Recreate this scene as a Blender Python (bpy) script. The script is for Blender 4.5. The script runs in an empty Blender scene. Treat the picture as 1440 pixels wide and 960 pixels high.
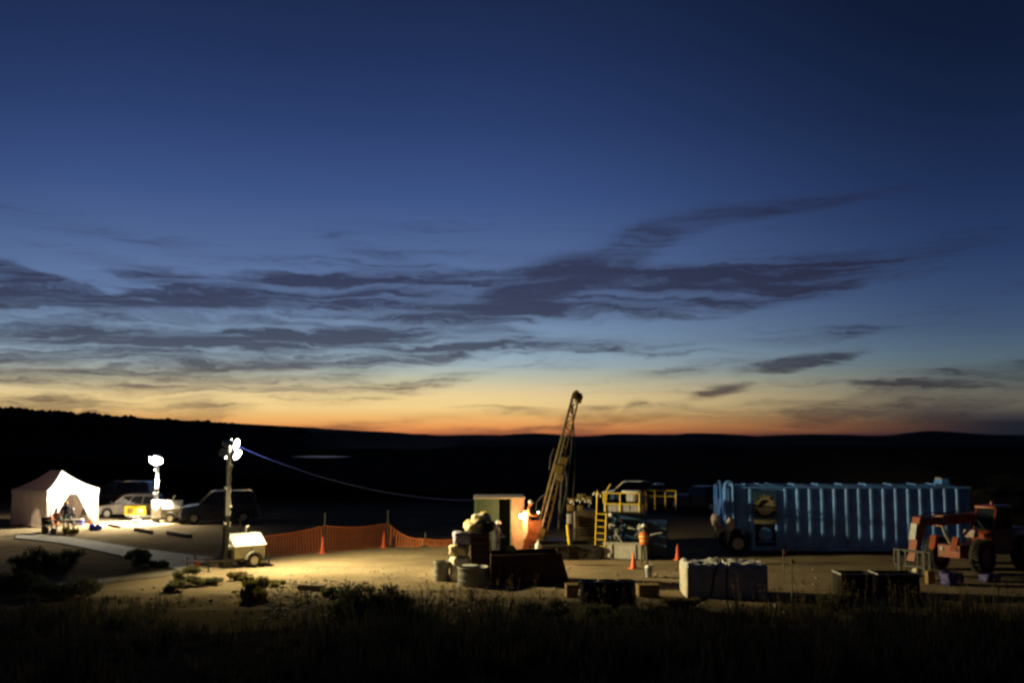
import bpy, bmesh, math, random
from mathutils import Vector, Matrix, noise as mnoise
random.seed(11)
R = math.radians
scene = bpy.context.scene
COL = scene.collection

# ------------------------------------------------------------------ camera
F = 1400.0                      # focal length in pixels of a 1440 px wide frame
EYE = 5.9
PITCH = math.atan(130.0 / F)
cd = bpy.data.cameras.new('camera')
cd.sensor_width = 36.0
cd.lens = 36.0 * F / 1440.0
cd.clip_start = 0.1
cd.clip_end = 60000.0
cd.dof.use_dof = True           # the photograph is focused short of the scene
cd.dof.focus_distance = 3.2
cd.dof.aperture_fstop = 4.6
cam = bpy.data.objects.new('camera', cd)
COL.objects.link(cam)
cam.location = (0, 0, EYE)
cam.rotation_euler = (R(90) + PITCH, 0, 0)
scene.camera = cam

scene.view_settings.view_transform = 'Standard'
scene.view_settings.look = 'None'
scene.view_settings.gamma = 1.0
scene.view_settings.exposure = 0.0
scene.view_settings.use_curve_mapping = False
scene.cycles.use_denoising = True
scene.cycles.max_bounces = 5
scene.cycles.sample_clamp_indirect = 4.0


def lin(c):
    return tuple(((v / 255.0) / 12.92 if v / 255.0 <= 0.04045 else ((v / 255.0 + 0.055) / 1.055) ** 2.4) for v in c)


def pix_dir(px, py):
    u = (px - 720.0) / F
    v = (480.0 - py) / F
    cp, sp = math.cos(PITCH), math.sin(PITCH)
    return Vector((u, cp - sp * v, sp + cp * v))


def at(px, py, Y):              # the point at distance Y that is seen at a place in the picture
    d = pix_dir(px, py)
    return Vector((0, 0, EYE)) + d * (Y / d.y)


def G(px, py, z=0.0):           # the point of the level pad seen there
    d = pix_dir(px, py)
    return Vector((0, 0, EYE)) + d * ((z - EYE) / d.z)


# ------------------------------------------------------------------ sky: dusk, sun some degrees under the horizon
world = bpy.data.worlds.new('World')
scene.world = world
world.use_nodes = True
wt = world.node_tree
wt.nodes.clear()


class NB:
    """small helper that adds and wires shader nodes"""
    def __init__(s, t):
        s.t = t

    def n(s, kind, **kw):
        o = s.t.nodes.new(kind)
        for k, v in kw.items():
            setattr(o, k, v)
        return o

    def put(s, sock, v):
        if isinstance(v, bpy.types.NodeSocket):
            s.t.links.new(v, sock)
        else:
            sock.default_value = v

    def math(s, op, a, b=None, c=None, clamp=False):
        o = s.n('ShaderNodeMath', operation=op, use_clamp=clamp)
        s.put(o.inputs[0], a)
        if b is not None:
            s.put(o.inputs[1], b)
        if c is not None:
            s.put(o.inputs[2], c)
        return o.outputs[0]

    def vmath(s, op, a, b=None, scale=None):
        o = s.n('ShaderNodeVectorMath', operation=op)
        s.put(o.inputs[0], a)
        if b is not None:
            s.put(o.inputs[1], b)
        if scale is not None:
            s.put(o.inputs['Scale'], scale)
        return o.outputs[0]

    def smooth(s, v, a, b, lo=0.0, hi=1.0, kind='SMOOTHSTEP'):
        o = s.n('ShaderNodeMapRange', interpolation_type=kind)
        s.put(o.inputs[0], v)
        o.inputs[1].default_value = a
        o.inputs[2].default_value = b
        o.inputs[3].default_value = lo
        o.inputs[4].default_value = hi
        return o.outputs[0]

    def ramp(s, v, stops):
        o = s.n('ShaderNodeValToRGB')
        e = o.color_ramp.elements
        while len(e) < len(stops):
            e.new(0.5)
        for q, (p, c) in zip(e, stops):
            q.position = p
            q.color = (*c, 1)
        s.put(o.inputs[0], v)
        return o.outputs[0]

    def mix(s, f, a, b, blend='MIX'):
        o = s.n('ShaderNodeMix', data_type='RGBA', blend_type=blend)
        s.put(o.inputs[0], f)
        for k, v in ((6, a), (7, b)):
            s.put(o.inputs[k], v if isinstance(v, bpy.types.NodeSocket) else (*v, 1))
        return o.outputs[2]

    def noise(s, vec, scale, detail=3.0, rough=0.55, dist=0.0):
        o = s.n('ShaderNodeTexNoise')
        s.put(o.inputs['Vector'], vec)
        o.inputs['Scale'].default_value = scale
        o.inputs['Detail'].default_value = detail
        o.inputs['Roughness'].default_value = rough
        o.inputs['Distortion'].default_value = dist
        return o.outputs[0]


w = NB(wt)
tc = w.n('ShaderNodeTexCoord')
sep = w.n('ShaderNodeSeparateXYZ')
wt.links.new(tc.outputs['Generated'], sep.inputs[0])
dx, dy, dz = sep.outputs
AZ = w.math('MULTIPLY', w.math('ARCTAN2', dx, dy), 57.29578)       # degrees, 0 ahead, right positive
EL = w.math('MULTIPLY', w.math('ARCSINE', dz), 57.29578)
el0 = w.math('MAXIMUM', EL, 0.0)
# elevation on a scale that gives the low sky room
elp = w.math('POWER', w.math('DIVIDE', el0, 90.0), 0.5)


def ep(e):
    return math.sqrt(e / 90.0)


glow = w.ramp(elp, [(ep(e), lin(c)) for e, c in [
    (0.0, (150, 84, 58)), (0.15, (214, 130, 76)), (0.5, (238, 160, 90)), (1.0, (240, 186, 112)), (1.5, (243, 208, 140)), (2.1, (238, 210, 150)), (2.6, (222, 204, 160)),
    (3.2, (194, 194, 170)), (3.9, (164, 180, 184)), (4.6, (148, 172, 190)), (5.6, (126, 151, 178)), (7.6, (100, 124, 165)),
    (10.2, (82, 105, 150)), (13.5, (60, 83, 134)), (17.5, (43, 63, 110)), (21.0, (33, 50, 92)),
    (25.0, (26, 40, 74)), (45.0, (9, 15, 34)), (90.0, (5, 9, 22))]])
side = w.ramp(elp, [(ep(e), lin(c)) for e, c in [
    (0.0, (26, 30, 40)), (0.6, (31, 34, 44)), (1.0, (62, 60, 62)), (1.5, (98, 94, 84)), (2.1, (103, 102, 92)),
    (3.4, (88, 103, 108)), (4.2, (80, 100, 116)), (5.4, (66, 86, 114)), (7.0, (54, 74, 110)), (9.5, (40, 60, 100)), (13.0, (29, 46, 84)),
    (17.0, (20, 34, 65)), (21.0, (14, 26, 52)), (25.0, (10, 20, 42)), (45.0, (5, 9, 22)), (90.0, (3, 6, 17))]])
back = w.ramp(elp, [(ep(e), lin(c)) for e, c in [
    (0.0, (14, 18, 32)), (6.0, (15, 20, 40)), (20.0, (10, 16, 36)), (90.0, (4, 7, 20))]])
da = w.math('ABSOLUTE', w.math('ADD', AZ, 12.5))
sky = w.mix(w.smooth(da, 8.0, 40.0), glow, side)
sky = w.mix(w.smooth(da, 60.0, 150.0), sky, back)

# streaks of cloud, laid out by bearing and elevation
comb = w.n('ShaderNodeCombineXYZ')
wt.links.new(AZ, comb.inputs[0])
wt.links.new(EL, comb.inputs[1])
pos = comb.outputs[0]
mp = w.n('ShaderNodeMapping')
wt.links.new(pos, mp.inputs[0])
mp.inputs['Scale'].default_value = (0.16, 0.75, 1)
wn = w.n('ShaderNodeTexNoise')
wt.links.new(mp.outputs[0], wn.inputs['Vector'])
wn.inputs['Scale'].default_value = 1.0
wn.inputs['Detail'].default_value = 4.0
wn.inputs['Roughness'].default_value = 0.6
warp = w.vmath('MULTIPLY', w.vmath('SUBTRACT', wn.outputs['Color'], (0.5, 0.5, 0.5)), (8.0, 1.9, 0.0))
wpos = w.vmath('ADD', pos, warp)


def streaks(rot, sx, sy, off, detail=6.0):
    mm_ = w.n('ShaderNodeMapping')
    wt.links.new(wpos, mm_.inputs[0])
    mm_.inputs['Rotation'].default_value = (0, 0, R(rot))
    mm_.inputs['Scale'].default_value = (sx, sy, 1)
    mm_.inputs['Location'].default_value = (off, off * .7, off * 1.3)
    return w.noise(mm_.outputs[0], 1.0, detail, 0.62)


st = streaks(-9, 0.075, 1.0, 3.0, 6.0)
st2 = streaks(8, 0.12, 2.9, 11.0, 6.0)

BLOBS = [  # place in the picture, length, thickness, tilt, strength
    (75, 412, 130, 14, -22, 1.1), (30, 397, 50, 14, -38, 1.0), (150, 428, 120, 8, -6, .8), (350, 465, 110, 10, -20, 1.0), (385, 486, 44, 12, -50, .9),
    (240, 542, 140, 18, -3, .95), (450, 538, 170, 17, -2, 1.0), (600, 540, 150, 9, 10, .6), (80, 573, 160, 12, 1, 1.0), (270, 584, 120, 10, 4, .7),
    (120, 320, 340, 12, -8, .3), (230, 390, 240, 9, -12, .4), (500, 345, 120, 8, -14, .25),
    (1125, 508, 120, 8, 9, 1.1), (1345, 571, 100, 10, 6, 1.0), (1200, 580, 120, 14, 10, .8), (1060, 575, 200, 8, 3, .9),
    (830, 588, 66, 11, 14, 1.1), (920, 578, 80, 7, 12, 1.0), (893, 574, 28, 9, -22, 1.0), (1010, 550, 66, 6, 12, .6),
    (820, 484, 260, 10, -1, .6), (950, 520, 200, 7, 6, .4), (750, 580, 170, 5, -3, .5), (560, 592, 200, 6, 3, .5), (700, 603, 240, 5, 0, .55), (480, 602, 170, 5, 4, .45),
    (1160, 470, 400, 14, 3, .25), (560, 360, 420, 34, 8, .16), (380, 75, 220, 30, 5, .10), (80, 80, 160, 40, 15, .10), (695, 235, 14, 26, 80, .12),
]


def band(pts, strength):                 # a long streak laid along a bent line
    for (x0, y0, t0), (x1, y1, t1) in zip(pts, pts[1:]):
        ln = math.hypot(x1 - x0, y1 - y0)
        BLOBS.append(((x0 + x1) / 2, (y0 + y1) / 2, ln * 1.45, (t0 + t1) / 2, math.degrees(math.atan2(y0 - y1, x1 - x0)), strength))


band([(440, 506, 14), (520, 480, 30), (620, 455, 34), (720, 420, 30), (800, 392, 22)], .85)
ARM = len(BLOBS)
band([(700, 425, 20), (790, 392, 20), (870, 360, 21), (925, 326, 17), (1000, 305, 11), (1110, 290, 8), (1230, 277, 6)], .62)
ARM_END = len(BLOBS)
band([(390, 415, 14), (520, 410, 22), (660, 415, 24), (800, 410, 24), (930, 408, 26), (1060, 400, 24), (1170, 388, 16)], .8)
band([(1150, 392, 18), (1300, 362, 18), (1440, 330, 16)], .3)
band([(-40, 470, 16), (90, 466, 20), (200, 466, 18), (330, 478, 16), (460, 490, 20), (600, 482, 14), (700, 474, 8)], .75)
band([(-40, 515, 14), (80, 523, 16), (180, 512, 28), (270, 496, 26), (380, 500, 14)], 1.0)
band([(-40, 430, 26), (60, 438, 24), (140, 455, 20)], .75)
band([(200, 420, 14), (330, 428, 24), (450, 440, 20), (560, 455, 14)], .55)
band([(1240, 556, 12), (1330, 545, 18), (1450, 528, 16)], 1.0)
band([(820, 606, 12), (1000, 598, 16), (1200, 598, 20), (1460, 590, 22)], .25)

wsoft = w.vmath('ADD', pos, w.vmath('SCALE', warp, scale=0.62))
wfine = w.vmath('ADD', pos, w.vmath('SCALE', warp, scale=0.3))
cover = None
cover_arm = None
for kb, (px, py, ln, th, tilt, sgt) in enumerate(BLOBS):
    d = pix_dir(px, py).normalized()
    m = w.n('ShaderNodeMapping', vector_type='TEXTURE')
    wt.links.new(wfine if ln < 90 or ARM <= kb < ARM_END else wsoft, m.inputs[0])
    m.inputs['Location'].default_value = (math.degrees(math.atan2(d.x, d.y)), math.degrees(math.asin(d.z)), 0)
    m.inputs['Rotation'].default_value = (0, 0, R(tilt))
    k = 0.041 * 0.85
    m.inputs['Scale'].default_value = (ln * k, th * k * 2.3, 1)
    g = w.n('ShaderNodeTexGradient', gradient_type='SPHERICAL')
    wt.links.new(m.outputs[0], g.inputs[0])
    v = w.math('MULTIPLY', g.outputs['Fac'], sgt * 1.9)
    if ARM <= kb < ARM_END:
        cover_arm = v if cover_arm is None else w.math('ADD', cover_arm, v)
    else:
        cover = v if cover is None else w.math('ADD', cover, v)
tex = w.math('MULTIPLY', w.smooth(st, 0.32, 0.62, 0.38, 1.35, 'LINEAR'), w.smooth(st2, 0.34, 0.64, 0.5, 1.3, 'LINEAR'))
cover = w.math('ADD', w.math('MULTIPLY', w.math('MINIMUM', cover, 1.0), tex), w.math('MULTIPLY', w.math('MINIMUM', cover_arm, 1.0), w.smooth(st2, 0.34, 0.64, 0.5, 1.0, 'LINEAR')))
veil = w.math('MULTIPLY', w.smooth(w.math('MULTIPLY', tex, 0.7), 0.55, 1.3), w.math('MULTIPLY', w.smooth(EL, 0.3, 2.5), w.smooth(EL, 15.0, 7.0)))
cover = w.math('ADD', cover, w.math('MULTIPLY', veil, 0.6))
cover = w.math('MULTIPLY', cover, w.smooth(EL, 0.4, 3.2, 0.62, 1.0))
cl = w.math('MULTIPLY', w.smooth(cover, 0.0, 1.45), 0.88, clamp=True)
dark = w.mix(1.0, w.mix(1.0, sky, (0.12, 0.105, 0.13), 'MULTIPLY'), (0.015, 0.0125, 0.022), 'ADD')
sky = w.mix(cl, sky, dark)
# the part of the sphere under the horizon: unlit land
sky = w.mix(w.smooth(EL, -0.6, 0.0), (0.004, 0.004, 0.006), sky)
# physical twilight sky as a faint base over the whole dome
ns = w.n('ShaderNodeTexSky', sky_type='NISHITA')
ns.sun_disc = False
ns.sun_elevation = R(-3.0)
ns.sun_rotation = R(-12.5)
sky = w.mix(0.003, sky, ns.outputs[0], 'ADD')
bg = w.n('ShaderNodeBackground')
bg.inputs['Strength'].default_value = 1.0
wt.links.new(sky, bg.inputs['Color'])
ow = w.n('ShaderNodeOutputWorld')
wt.links.new(bg.outputs[0], ow.inputs[0])
world.cycles.sampling_method = 'MANUAL'
world.cycles.sample_map_resolution = 512


# ------------------------------------------------------------------ materials
MATS = {}


def PM(name, rgb, rough=0.6, metal=0.0, var=0.18, scale=6.0, bump=0.0, dust=0.0, coat=0.0, dustcol=(0.22, 0.17, 0.11), spec=0.4):
    """painted / cloth / wood surface: mottled base colour, a little relief, optional dust"""
    if name in MATS:
        return MATS[name]
    m = bpy.data.materials.new(name)
    m.use_nodes = True
    b = NB(m.node_tree)
    p = m.node_tree.nodes['Principled BSDF']
    t = b.n('ShaderNodeTexCoord').outputs['Object']
    nz = b.noise(t, scale, 5.0, 0.6)
    lo = tuple(max(0.0, c * (1 - var)) for c in rgb)
    hi = tuple(min(1.0, c * (1 + var)) for c in rgb)
    c = b.mix(b.smooth(nz, 0.3, 0.7), lo, hi)
    if dust:
        n2 = b.noise(t, scale * 0.35, 6.0, 0.7)
        c = b.mix(b.math('MULTIPLY', b.smooth(n2, 0.42, 0.72), dust), c, dustcol)
    b.put(p.inputs['Base Color'], c)
    p.inputs['Metallic'].default_value = metal
    b.put(p.inputs['Roughness'], b.smooth(nz, 0.2, 0.8, max(0.05, rough - 0.1), min(1.0, rough + 0.1), 'LINEAR'))
    p.inputs['Coat Weight'].default_value = coat
    p.inputs['Specular IOR Level'].default_value = spec
    if bump:
        bn = b.n('ShaderNodeBump')
        bn.inputs['Strength'].default_value = bump
        bn.inputs['Distance'].default_value = 0.02
        b.put(bn.inputs['Height'], b.noise(t, scale * 3, 4.0, 0.6))
        b.put(p.inputs['Normal'], bn.outputs[0])
    MATS[name] = m
    return m


def EM(name, rgb, strength):
    if name in MATS:
        return MATS[name]
    m = bpy.data.materials.new(name)
    m.use_nodes = True
    p = m.node_tree.nodes['Principled BSDF']
    p.inputs['Base Color'].default_value = (0.8, 0.8, 0.8, 1)
    p.inputs['Emission Color'].default_value = (*rgb, 1)
    p.inputs['Emission Strength'].default_value = strength
    MATS[name] = m
    return m


def GLASS(name='window_glass', tint=(0.02, 0.025, 0.03)):
    if name in MATS:
        return MATS[name]
    m = bpy.data.materials.new(name)
    m.use_nodes = True
    p = m.node_tree.nodes['Principled BSDF']
    p.inputs['Base Color'].default_value = (*tint, 1)
    p.inputs['Roughness'].default_value = 0.06
    p.inputs['Specular IOR Level'].default_value = 0.6
    MATS[name] = m
    return m


def LEAF(name, rgb, var=0.4):
    """foliage: colour differs from clump to clump, some light comes through"""
    if name in MATS:
        return MATS[name]
    m = bpy.data.materials.new(name)
    m.use_nodes = True
    b = NB(m.node_tree)
    p = m.node_tree.nodes['Principled BSDF']
    t = b.n('ShaderNodeTexCoord').outputs['Object']
    nz = b.noise(t, 3.0, 3.0, 0.7)
    c = b.mix(b.smooth(nz, 0.3, 0.7), tuple(c * (1 - var) for c in rgb), tuple(c * (1 + var) for c in rgb))
    b.put(p.inputs['Base Color'], c)
    p.inputs['Roughness'].default_value = 0.8
    p.inputs['Specular IOR Level'].default_value = 0.15
    tr_ = b.n('ShaderNodeBsdfTranslucent')
    b.put(tr_.inputs[0], b.mix(0.5, c, tuple(min(1.0, v * 1.8) for v in rgb)))
    ms = b.n('ShaderNodeMixShader')
    ms.inputs[0].default_value = 0.45
    m.node_tree.links.new(p.outputs[0], ms.inputs[1])
    m.node_tree.links.new(tr_.outputs[0], ms.inputs[2])
    m.node_tree.links.new(ms.outputs[0], m.node_tree.nodes['Material Output'].inputs[0])
    MATS[name] = m
    return m


# ------------------------------------------------------------------ mesh collector
class MB:
    def __init__(s):
        s.v, s.f, s.mi, s.cur = [], [], [], 0

    def _add(s, vs, fs):
        o = len(s.v)
        s.v += [tuple(v) for v in vs]
        s.f += [tuple(i + o for i in q) for q in fs]
        s.mi += [s.cur] * len(fs)
        return s

    def box(s, c, d, rz=0.0, rx=0.0, ry=0.0):
        M = Matrix.Translation(c) @ Matrix.Rotation(rz, 4, 'Z') @ Matrix.Rotation(ry, 4, 'Y') @ Matrix.Rotation(rx, 4, 'X')
        h = [x / 2 for x in d]
        vs = [M @ Vector((sx * h[0], sy * h[1], sz * h[2])) for sz in (-1, 1) for sy in (-1, 1) for sx in (-1, 1)]
        return s._add(vs, [(0, 2, 3, 1), (4, 5, 7, 6), (0, 1, 5, 4), (2, 6, 7, 3), (0, 4, 6, 2), (1, 3, 7, 5)])

    def bb(s, x0, x1, y0, y1, z0, z1):
        return s.box(((x0 + x1) / 2, (y0 + y1) / 2, (z0 + z1) / 2), (x1 - x0, y1 - y0, z1 - z0))

    def rbox(s, c, d, r=0.05, n=3, rz=0.0):
        """box with rounded vertical edges and a chamfered top"""
        hx, hy = d[0] / 2, d[1] / 2
        pts = []
        for (cx, cy, a0) in ((hx - r, hy - r, 0), (-hx + r, hy - r, 90), (-hx + r, -hy + r, 180), (hx - r, -hy + r, 270)):
            for k in range(n + 1):
                a = R(a0 + 90 * k / n)
                pts.append((cx + r * math.cos(a), cy + r * math.sin(a), math.cos(a), math.sin(a)))
        rings = [(0, -d[2] / 2), (0, d[2] / 2 - r * .8), (r * .3, d[2] / 2 - r * .25), (r * .8, d[2] / 2)]
        M = Matrix.Translation(c) @ Matrix.Rotation(rz, 4, 'Z')
        vs, fs, N = [], [], len(pts)
        for ins, z in rings:
            vs += [M @ Vector((p[0] - ins * p[2], p[1] - ins * p[3], z)) for p in pts]
        for k in range(len(rings) - 1):
            fs += [(k * N + i, k * N + (i + 1) % N, (k + 1) * N + (i + 1) % N, (k + 1) * N + i) for i in range(N)]
        fs.append(tuple(range(N - 1, -1, -1)))
        fs.append(tuple((len(rings) - 1) * N + i for i in range(N)))
        return s._add(vs, fs)

    def cyl(s, p0, p1, r0, r1=None, n=10, caps=True):
        p0, p1 = Vector(p0), Vector(p1)
        r1 = r0 if r1 is None else r1
        a = (p1 - p0).normalized()
        u = a.orthogonal().normalized()
        v = a.cross(u)
        vs = []
        for p, r in ((p0, r0), (p1, r1)):
            vs += [p + (u * math.cos(2 * math.pi * k / n) + v * math.sin(2 * math.pi * k / n)) * r for k in range(n)]
        fs = [(k, (k + 1) % n, n + (k + 1) % n, n + k) for k in range(n)]
        if caps:
            fs += [tuple(range(n - 1, -1, -1)), tuple(range(n, 2 * n))]
        return s._add(vs, fs)

    def tube(s, path, r, n=6, caps=True):
        P = [Vector(p) for p in path]
        rs = r if isinstance(r, (list, tuple)) else [r] * len(P)
        u = (P[1] - P[0]).orthogonal().normalized()
        vs, fs = [], []
        for k, p in enumerate(P):
            a = (P[min(k + 1, len(P) - 1)] - P[max(k - 1, 0)]).normalized()
            u = (u - a * u.dot(a)).normalized()
            v = a.cross(u)
            vs += [p + (u * math.cos(2 * math.pi * i / n) + v * math.sin(2 * math.pi * i / n)) * rs[k] for i in range(n)]
        for k in range(len(P) - 1):
            fs += [(k * n + i, k * n + (i + 1) % n, (k + 1) * n + (i + 1) % n, (k + 1) * n + i) for i in range(n)]
        if caps:
            fs += [tuple(range(n - 1, -1, -1)), tuple((len(P) - 1) * n + i for i in range(n))]
        return s._add(vs, fs)

    def lathe(s, prof, n=16, M=Matrix(), close=False):
        vs, fs = [], []
        for (r, z) in prof:
            vs += [M @ Vector((r * math.cos(2 * math.pi * i / n), r * math.sin(2 * math.pi * i / n), z)) for i in range(n)]
        L = len(prof)
        for k in range(L - 1 + (1 if close else 0)):
            k2 = (k + 1) % L
            fs += [(k * n + i, k * n + (i + 1) % n, k2 * n + (i + 1) % n, k2 * n + i) for i in range(n)]
        if not close:
            if prof[0][0] > 1e-4:
                fs.append(tuple(range(n - 1, -1, -1)))
            if prof[-1][0] > 1e-4:
                fs.append(tuple((L - 1) * n + i for i in range(n)))
        return s._add(vs, fs)

    def ball(s, c, r, nu=12, nv=8, M=Matrix()):
        r = r if isinstance(r, (tuple, list)) else (r, r, r)
        c = Vector(c)
        vs = [M @ (c + Vector((0, 0, -r[2])))]
        for j in range(1, nv):
            a = -math.pi / 2 + math.pi * j / nv
            vs += [M @ (c + Vector((r[0] * math.cos(a) * math.cos(2 * math.pi * i / nu), r[1] * math.cos(a) * math.sin(2 * math.pi * i / nu), r[2] * math.sin(a)))) for i in range(nu)]
        vs.append(M @ (c + Vector((0, 0, r[2]))))
        fs = [(0, 1 + (i + 1) % nu, 1 + i) for i in range(nu)]
        for j in range(nv - 2):
            b0, b1 = 1 + j * nu, 1 + (j + 1) * nu
            fs += [(b0 + i, b0 + (i + 1) % nu, b1 + (i + 1) % nu, b1 + i) for i in range(nu)]
        b0 = 1 + (nv - 2) * nu
        fs += [(b0 + i, b0 + (i + 1) % nu, len(vs) - 1) for i in range(nu)]
        return s._add(vs, fs)

    def prism(s, poly, y0, y1, M=Matrix(), in1=0.0):
        """polygon in x,z extruded along y"""
        n = len(poly)
        vs = [M @ Vector((x, y0, z)) for x, z in poly] + [M @ Vector((x, y1, z)) for x, z in poly]
        fs = [tuple(range(n)), tuple(range(2 * n - 1, n - 1, -1))] + [(i, i + n, (i + 1) % n + n, (i + 1) % n) for i in range(n)]
        return s._add(vs, fs)

    def loft(s, rings, caps=True, closed=True):
        n = len(rings[0])
        vs = [p for r in rings for p in r]
        fs = []
        for k in range(len(rings) - 1):
            for i in range(n if closed else n - 1):
                fs.append((k * n + i, k * n + (i + 1) % n, (k + 1) * n + (i + 1) % n, (k + 1) * n + i))
        if caps:
            fs += [tuple(range(n - 1, -1, -1)), tuple((len(rings) - 1) * n + i for i in range(n))]
        return s._add(vs, fs)

    def face(s, pts):
        return s._add(pts, [tuple(range(len(pts)))])

    def build(s, name, mat, parent=None, smooth=35, bevel=0.0):
        me = bpy.data.meshes.new(name)
        me.from_pydata(s.v, [], s.f)
        mats = mat if isinstance(mat, (list, tuple)) else [mat]
        for m in mats:
            me.materials.append(m)
        if len(mats) > 1:
            me.polygons.foreach_set('material_index', s.mi)
        bm = bmesh.new()
        bm.from_mesh(me)
        bmesh.ops.recalc_face_normals(bm, faces=bm.faces)
        bm.to_mesh(me)
        bm.free()
        if smooth:
            me.shade_smooth()
            me.set_sharp_from_angle(angle=R(smooth))
        me.update()
        o = bpy.data.objects.new(name, me)
        COL.objects.link(o)
        if parent is not None:
            o.parent = parent
        if bevel:
            bv = o.modifiers.new('edge', 'BEVEL')
            bv.width = bevel
            bv.segments = 2
            bv.limit_method = 'ANGLE'
        return o


def tag(o, label=None, cat=None, group=None, kind=None):
    if label:
        o['label'] = label
    if cat:
        o['category'] = cat
    if group:
        o['group'] = group
    if kind:
        o['kind'] = kind
    return o


def thing(name, label, cat, loc, rz=0.0, group=None):
    o = bpy.data.objects.new(name, None)
    COL.objects.link(o)
    o.location = loc
    o.rotation_euler = (0, 0, rz)
    o.empty_display_size = 0.3
    return tag(o, label, cat, group)


def copy_tree(o, parent=None):
    c = o.copy()
    COL.objects.link(c)
    if parent is not None:
        c.parent = parent
    for ch in list(o.children):
        copy_tree(ch, c)
    return c


def spot(name, loc, target, watts, size, blend, col, parent=None, r=0.12):
    l = bpy.data.lights.new(name, 'SPOT')
    l.energy = watts
    l.spot_size = R(size)
    l.spot_blend = blend
    l.color = col
    l.shadow_soft_size = r
    o = bpy.data.objects.new(name, l)
    COL.objects.link(o)
    o.location = loc
    o.rotation_euler = (Vector(target) - Vector(loc)).to_track_quat('-Z', 'Y').to_euler()
    return o


def fbm(x, y, sc, seed=0.0):
    return mnoise.fractal(Vector((x * sc, y * sc, seed)), 1.0, 2.0, 4)


# ------------------------------------------------------------------ the ground
def sstep(a, b, x):
    t = min(1.0, max(0.0, (x - a) / (b - a)))
    return t * t * (3 - 2 * t)


def ground_z(x, y):
    z = 0.0
    s = 33.5 - y + 1.4 * fbm(x, 7.0, 0.11, 3.1)
    if s > 0:
        z += 0.135 * s * sstep(0, 9, s) + 0.16 * sstep(0, 6, s) * fbm(x, y, 0.35, 1.0)
    if y < 300:
        bank = sstep(20, 34, x + 0.2 * (y - 60)) * sstep(54, 84, y) * (1 - sstep(120, 220, y))
        z += bank * (4.2 + 0.8 * fbm(x, y, 0.08, 5.0) + 0.25 * fbm(x, y, 0.5, 2.0))
        hump = sstep(-24, -36, x) * (1 - sstep(60, 66, y)) * sstep(20, 34, y)
        z += 0.02 * fbm(x, y, 0.6, 9.0) * sstep(33, 36, y)
        z += 0.10 * max(0.0, fbm(x, y, 0.45, 4.0)) * (1 - sstep(36, 42, y)) * sstep(30, 36, y)
    z -= 26.0 * sstep(320, 1500, y) if y > 320 else 0.0
    return z


def ladder(vals):
    out = []
    for a, b, st_ in vals:
        n = max(1, round((b - a) / st_))
        out += [a + (b - a) * k / n for k in range(n)]
    out.append(vals[-1][1])
    return out


xs = ladder([(-9000, -2000, 1400), (-2000, -300, 170), (-300, -60, 12), (-60, -34, 2.0), (-34, 34, 0.5), (34, 60, 2.0), (60, 300, 12), (300, 2000, 170), (2000, 9000, 1400)])
ys = ladder([(-400, -20, 60), (-20, 8, 2.0), (8, 62, 0.5), (62, 120, 2.0), (120, 320, 12), (320, 2000, 90), (2000, 14000, 1500)])
gm = MB()
nx = len(xs)
gm.v = [(x, y, ground_z(x, y)) for y in ys for x in xs]
gm.f = [(j * nx + i, j * nx + i + 1, (j + 1) * nx + i + 1, (j + 1) * nx + i) for j in range(len(ys) - 1) for i in range(nx - 1)]
gm.mi = [0] * len(gm.f)

m = bpy.data.materials.new('desert_ground')
m.use_nodes = True
b = NB(m.node_tree)
p = m.node_tree.nodes['Principled BSDF']
t = b.n('ShaderNodeNewGeometry').outputs['Position']
n1 = b.noise(t, 0.35, 6.0, 0.65)
n2 = b.noise(t, 5.0, 5.0, 0.7)
n3 = b.noise(t, 28.0, 3.0, 0.6)
c = b.mix(b.smooth(n1, 0.3, 0.7), (0.25, 0.19, 0.115), (0.37, 0.29, 0.175))
c = b.mix(b.math('MULTIPLY', b.smooth(n2, 0.5, 0.72), 0.5), c, (0.17, 0.13, 0.08))
c = b.mix(b.math('MULTIPLY', b.smooth(n3, 0.55, 0.75), 0.55), c, (0.42, 0.36, 0.26))
# wheel tracks across the pad
mp_ = b.n('ShaderNodeMapping')
b.put(mp_.inputs[0], t)
mp_.inputs['Rotation'].default_value = (0, 0, R(8))
mp_.inputs['Scale'].default_value = (0.05, 0.9, 1)
trk = b.noise(mp_.outputs[0], 1.3, 4.0, 0.6)
c = b.mix(b.math('MULTIPLY', b.smooth(trk, 0.54, 0.66), 0.35), c, (0.16, 0.125, 0.08))
# darker soil and litter under the brush on the bank; near-black colour out on the range
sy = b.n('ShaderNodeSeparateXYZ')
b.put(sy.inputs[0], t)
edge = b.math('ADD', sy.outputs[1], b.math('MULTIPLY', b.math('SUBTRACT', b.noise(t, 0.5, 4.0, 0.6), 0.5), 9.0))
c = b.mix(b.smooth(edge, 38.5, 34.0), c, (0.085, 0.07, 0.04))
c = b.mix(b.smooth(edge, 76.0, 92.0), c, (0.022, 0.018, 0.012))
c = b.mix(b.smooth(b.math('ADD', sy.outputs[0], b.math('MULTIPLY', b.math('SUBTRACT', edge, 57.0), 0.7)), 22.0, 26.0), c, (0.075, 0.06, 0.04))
b.put(p.inputs['Base Color'], c)
p.inputs['Roughness'].default_value = 0.95
p.inputs['Specular IOR Level'].default_value = 0.0
bn = b.n('ShaderNodeBump')
bn.inputs['Strength'].default_value = 0.8
bn.inputs['Distance'].default_value = 0.05
b.put(bn.inputs['Height'], b.math('ADD', b.math('ADD', b.math('MULTIPLY', n2, 0.9), b.math('MULTIPLY', n3, 0.6)), b.math('MULTIPLY', b.math('ADD', trk, n1), 1.6)))
b.put(p.inputs['Normal'], bn.outputs[0])
M_GROUND = m
tag(gm.build('ground', m), kind='structure')

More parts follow.
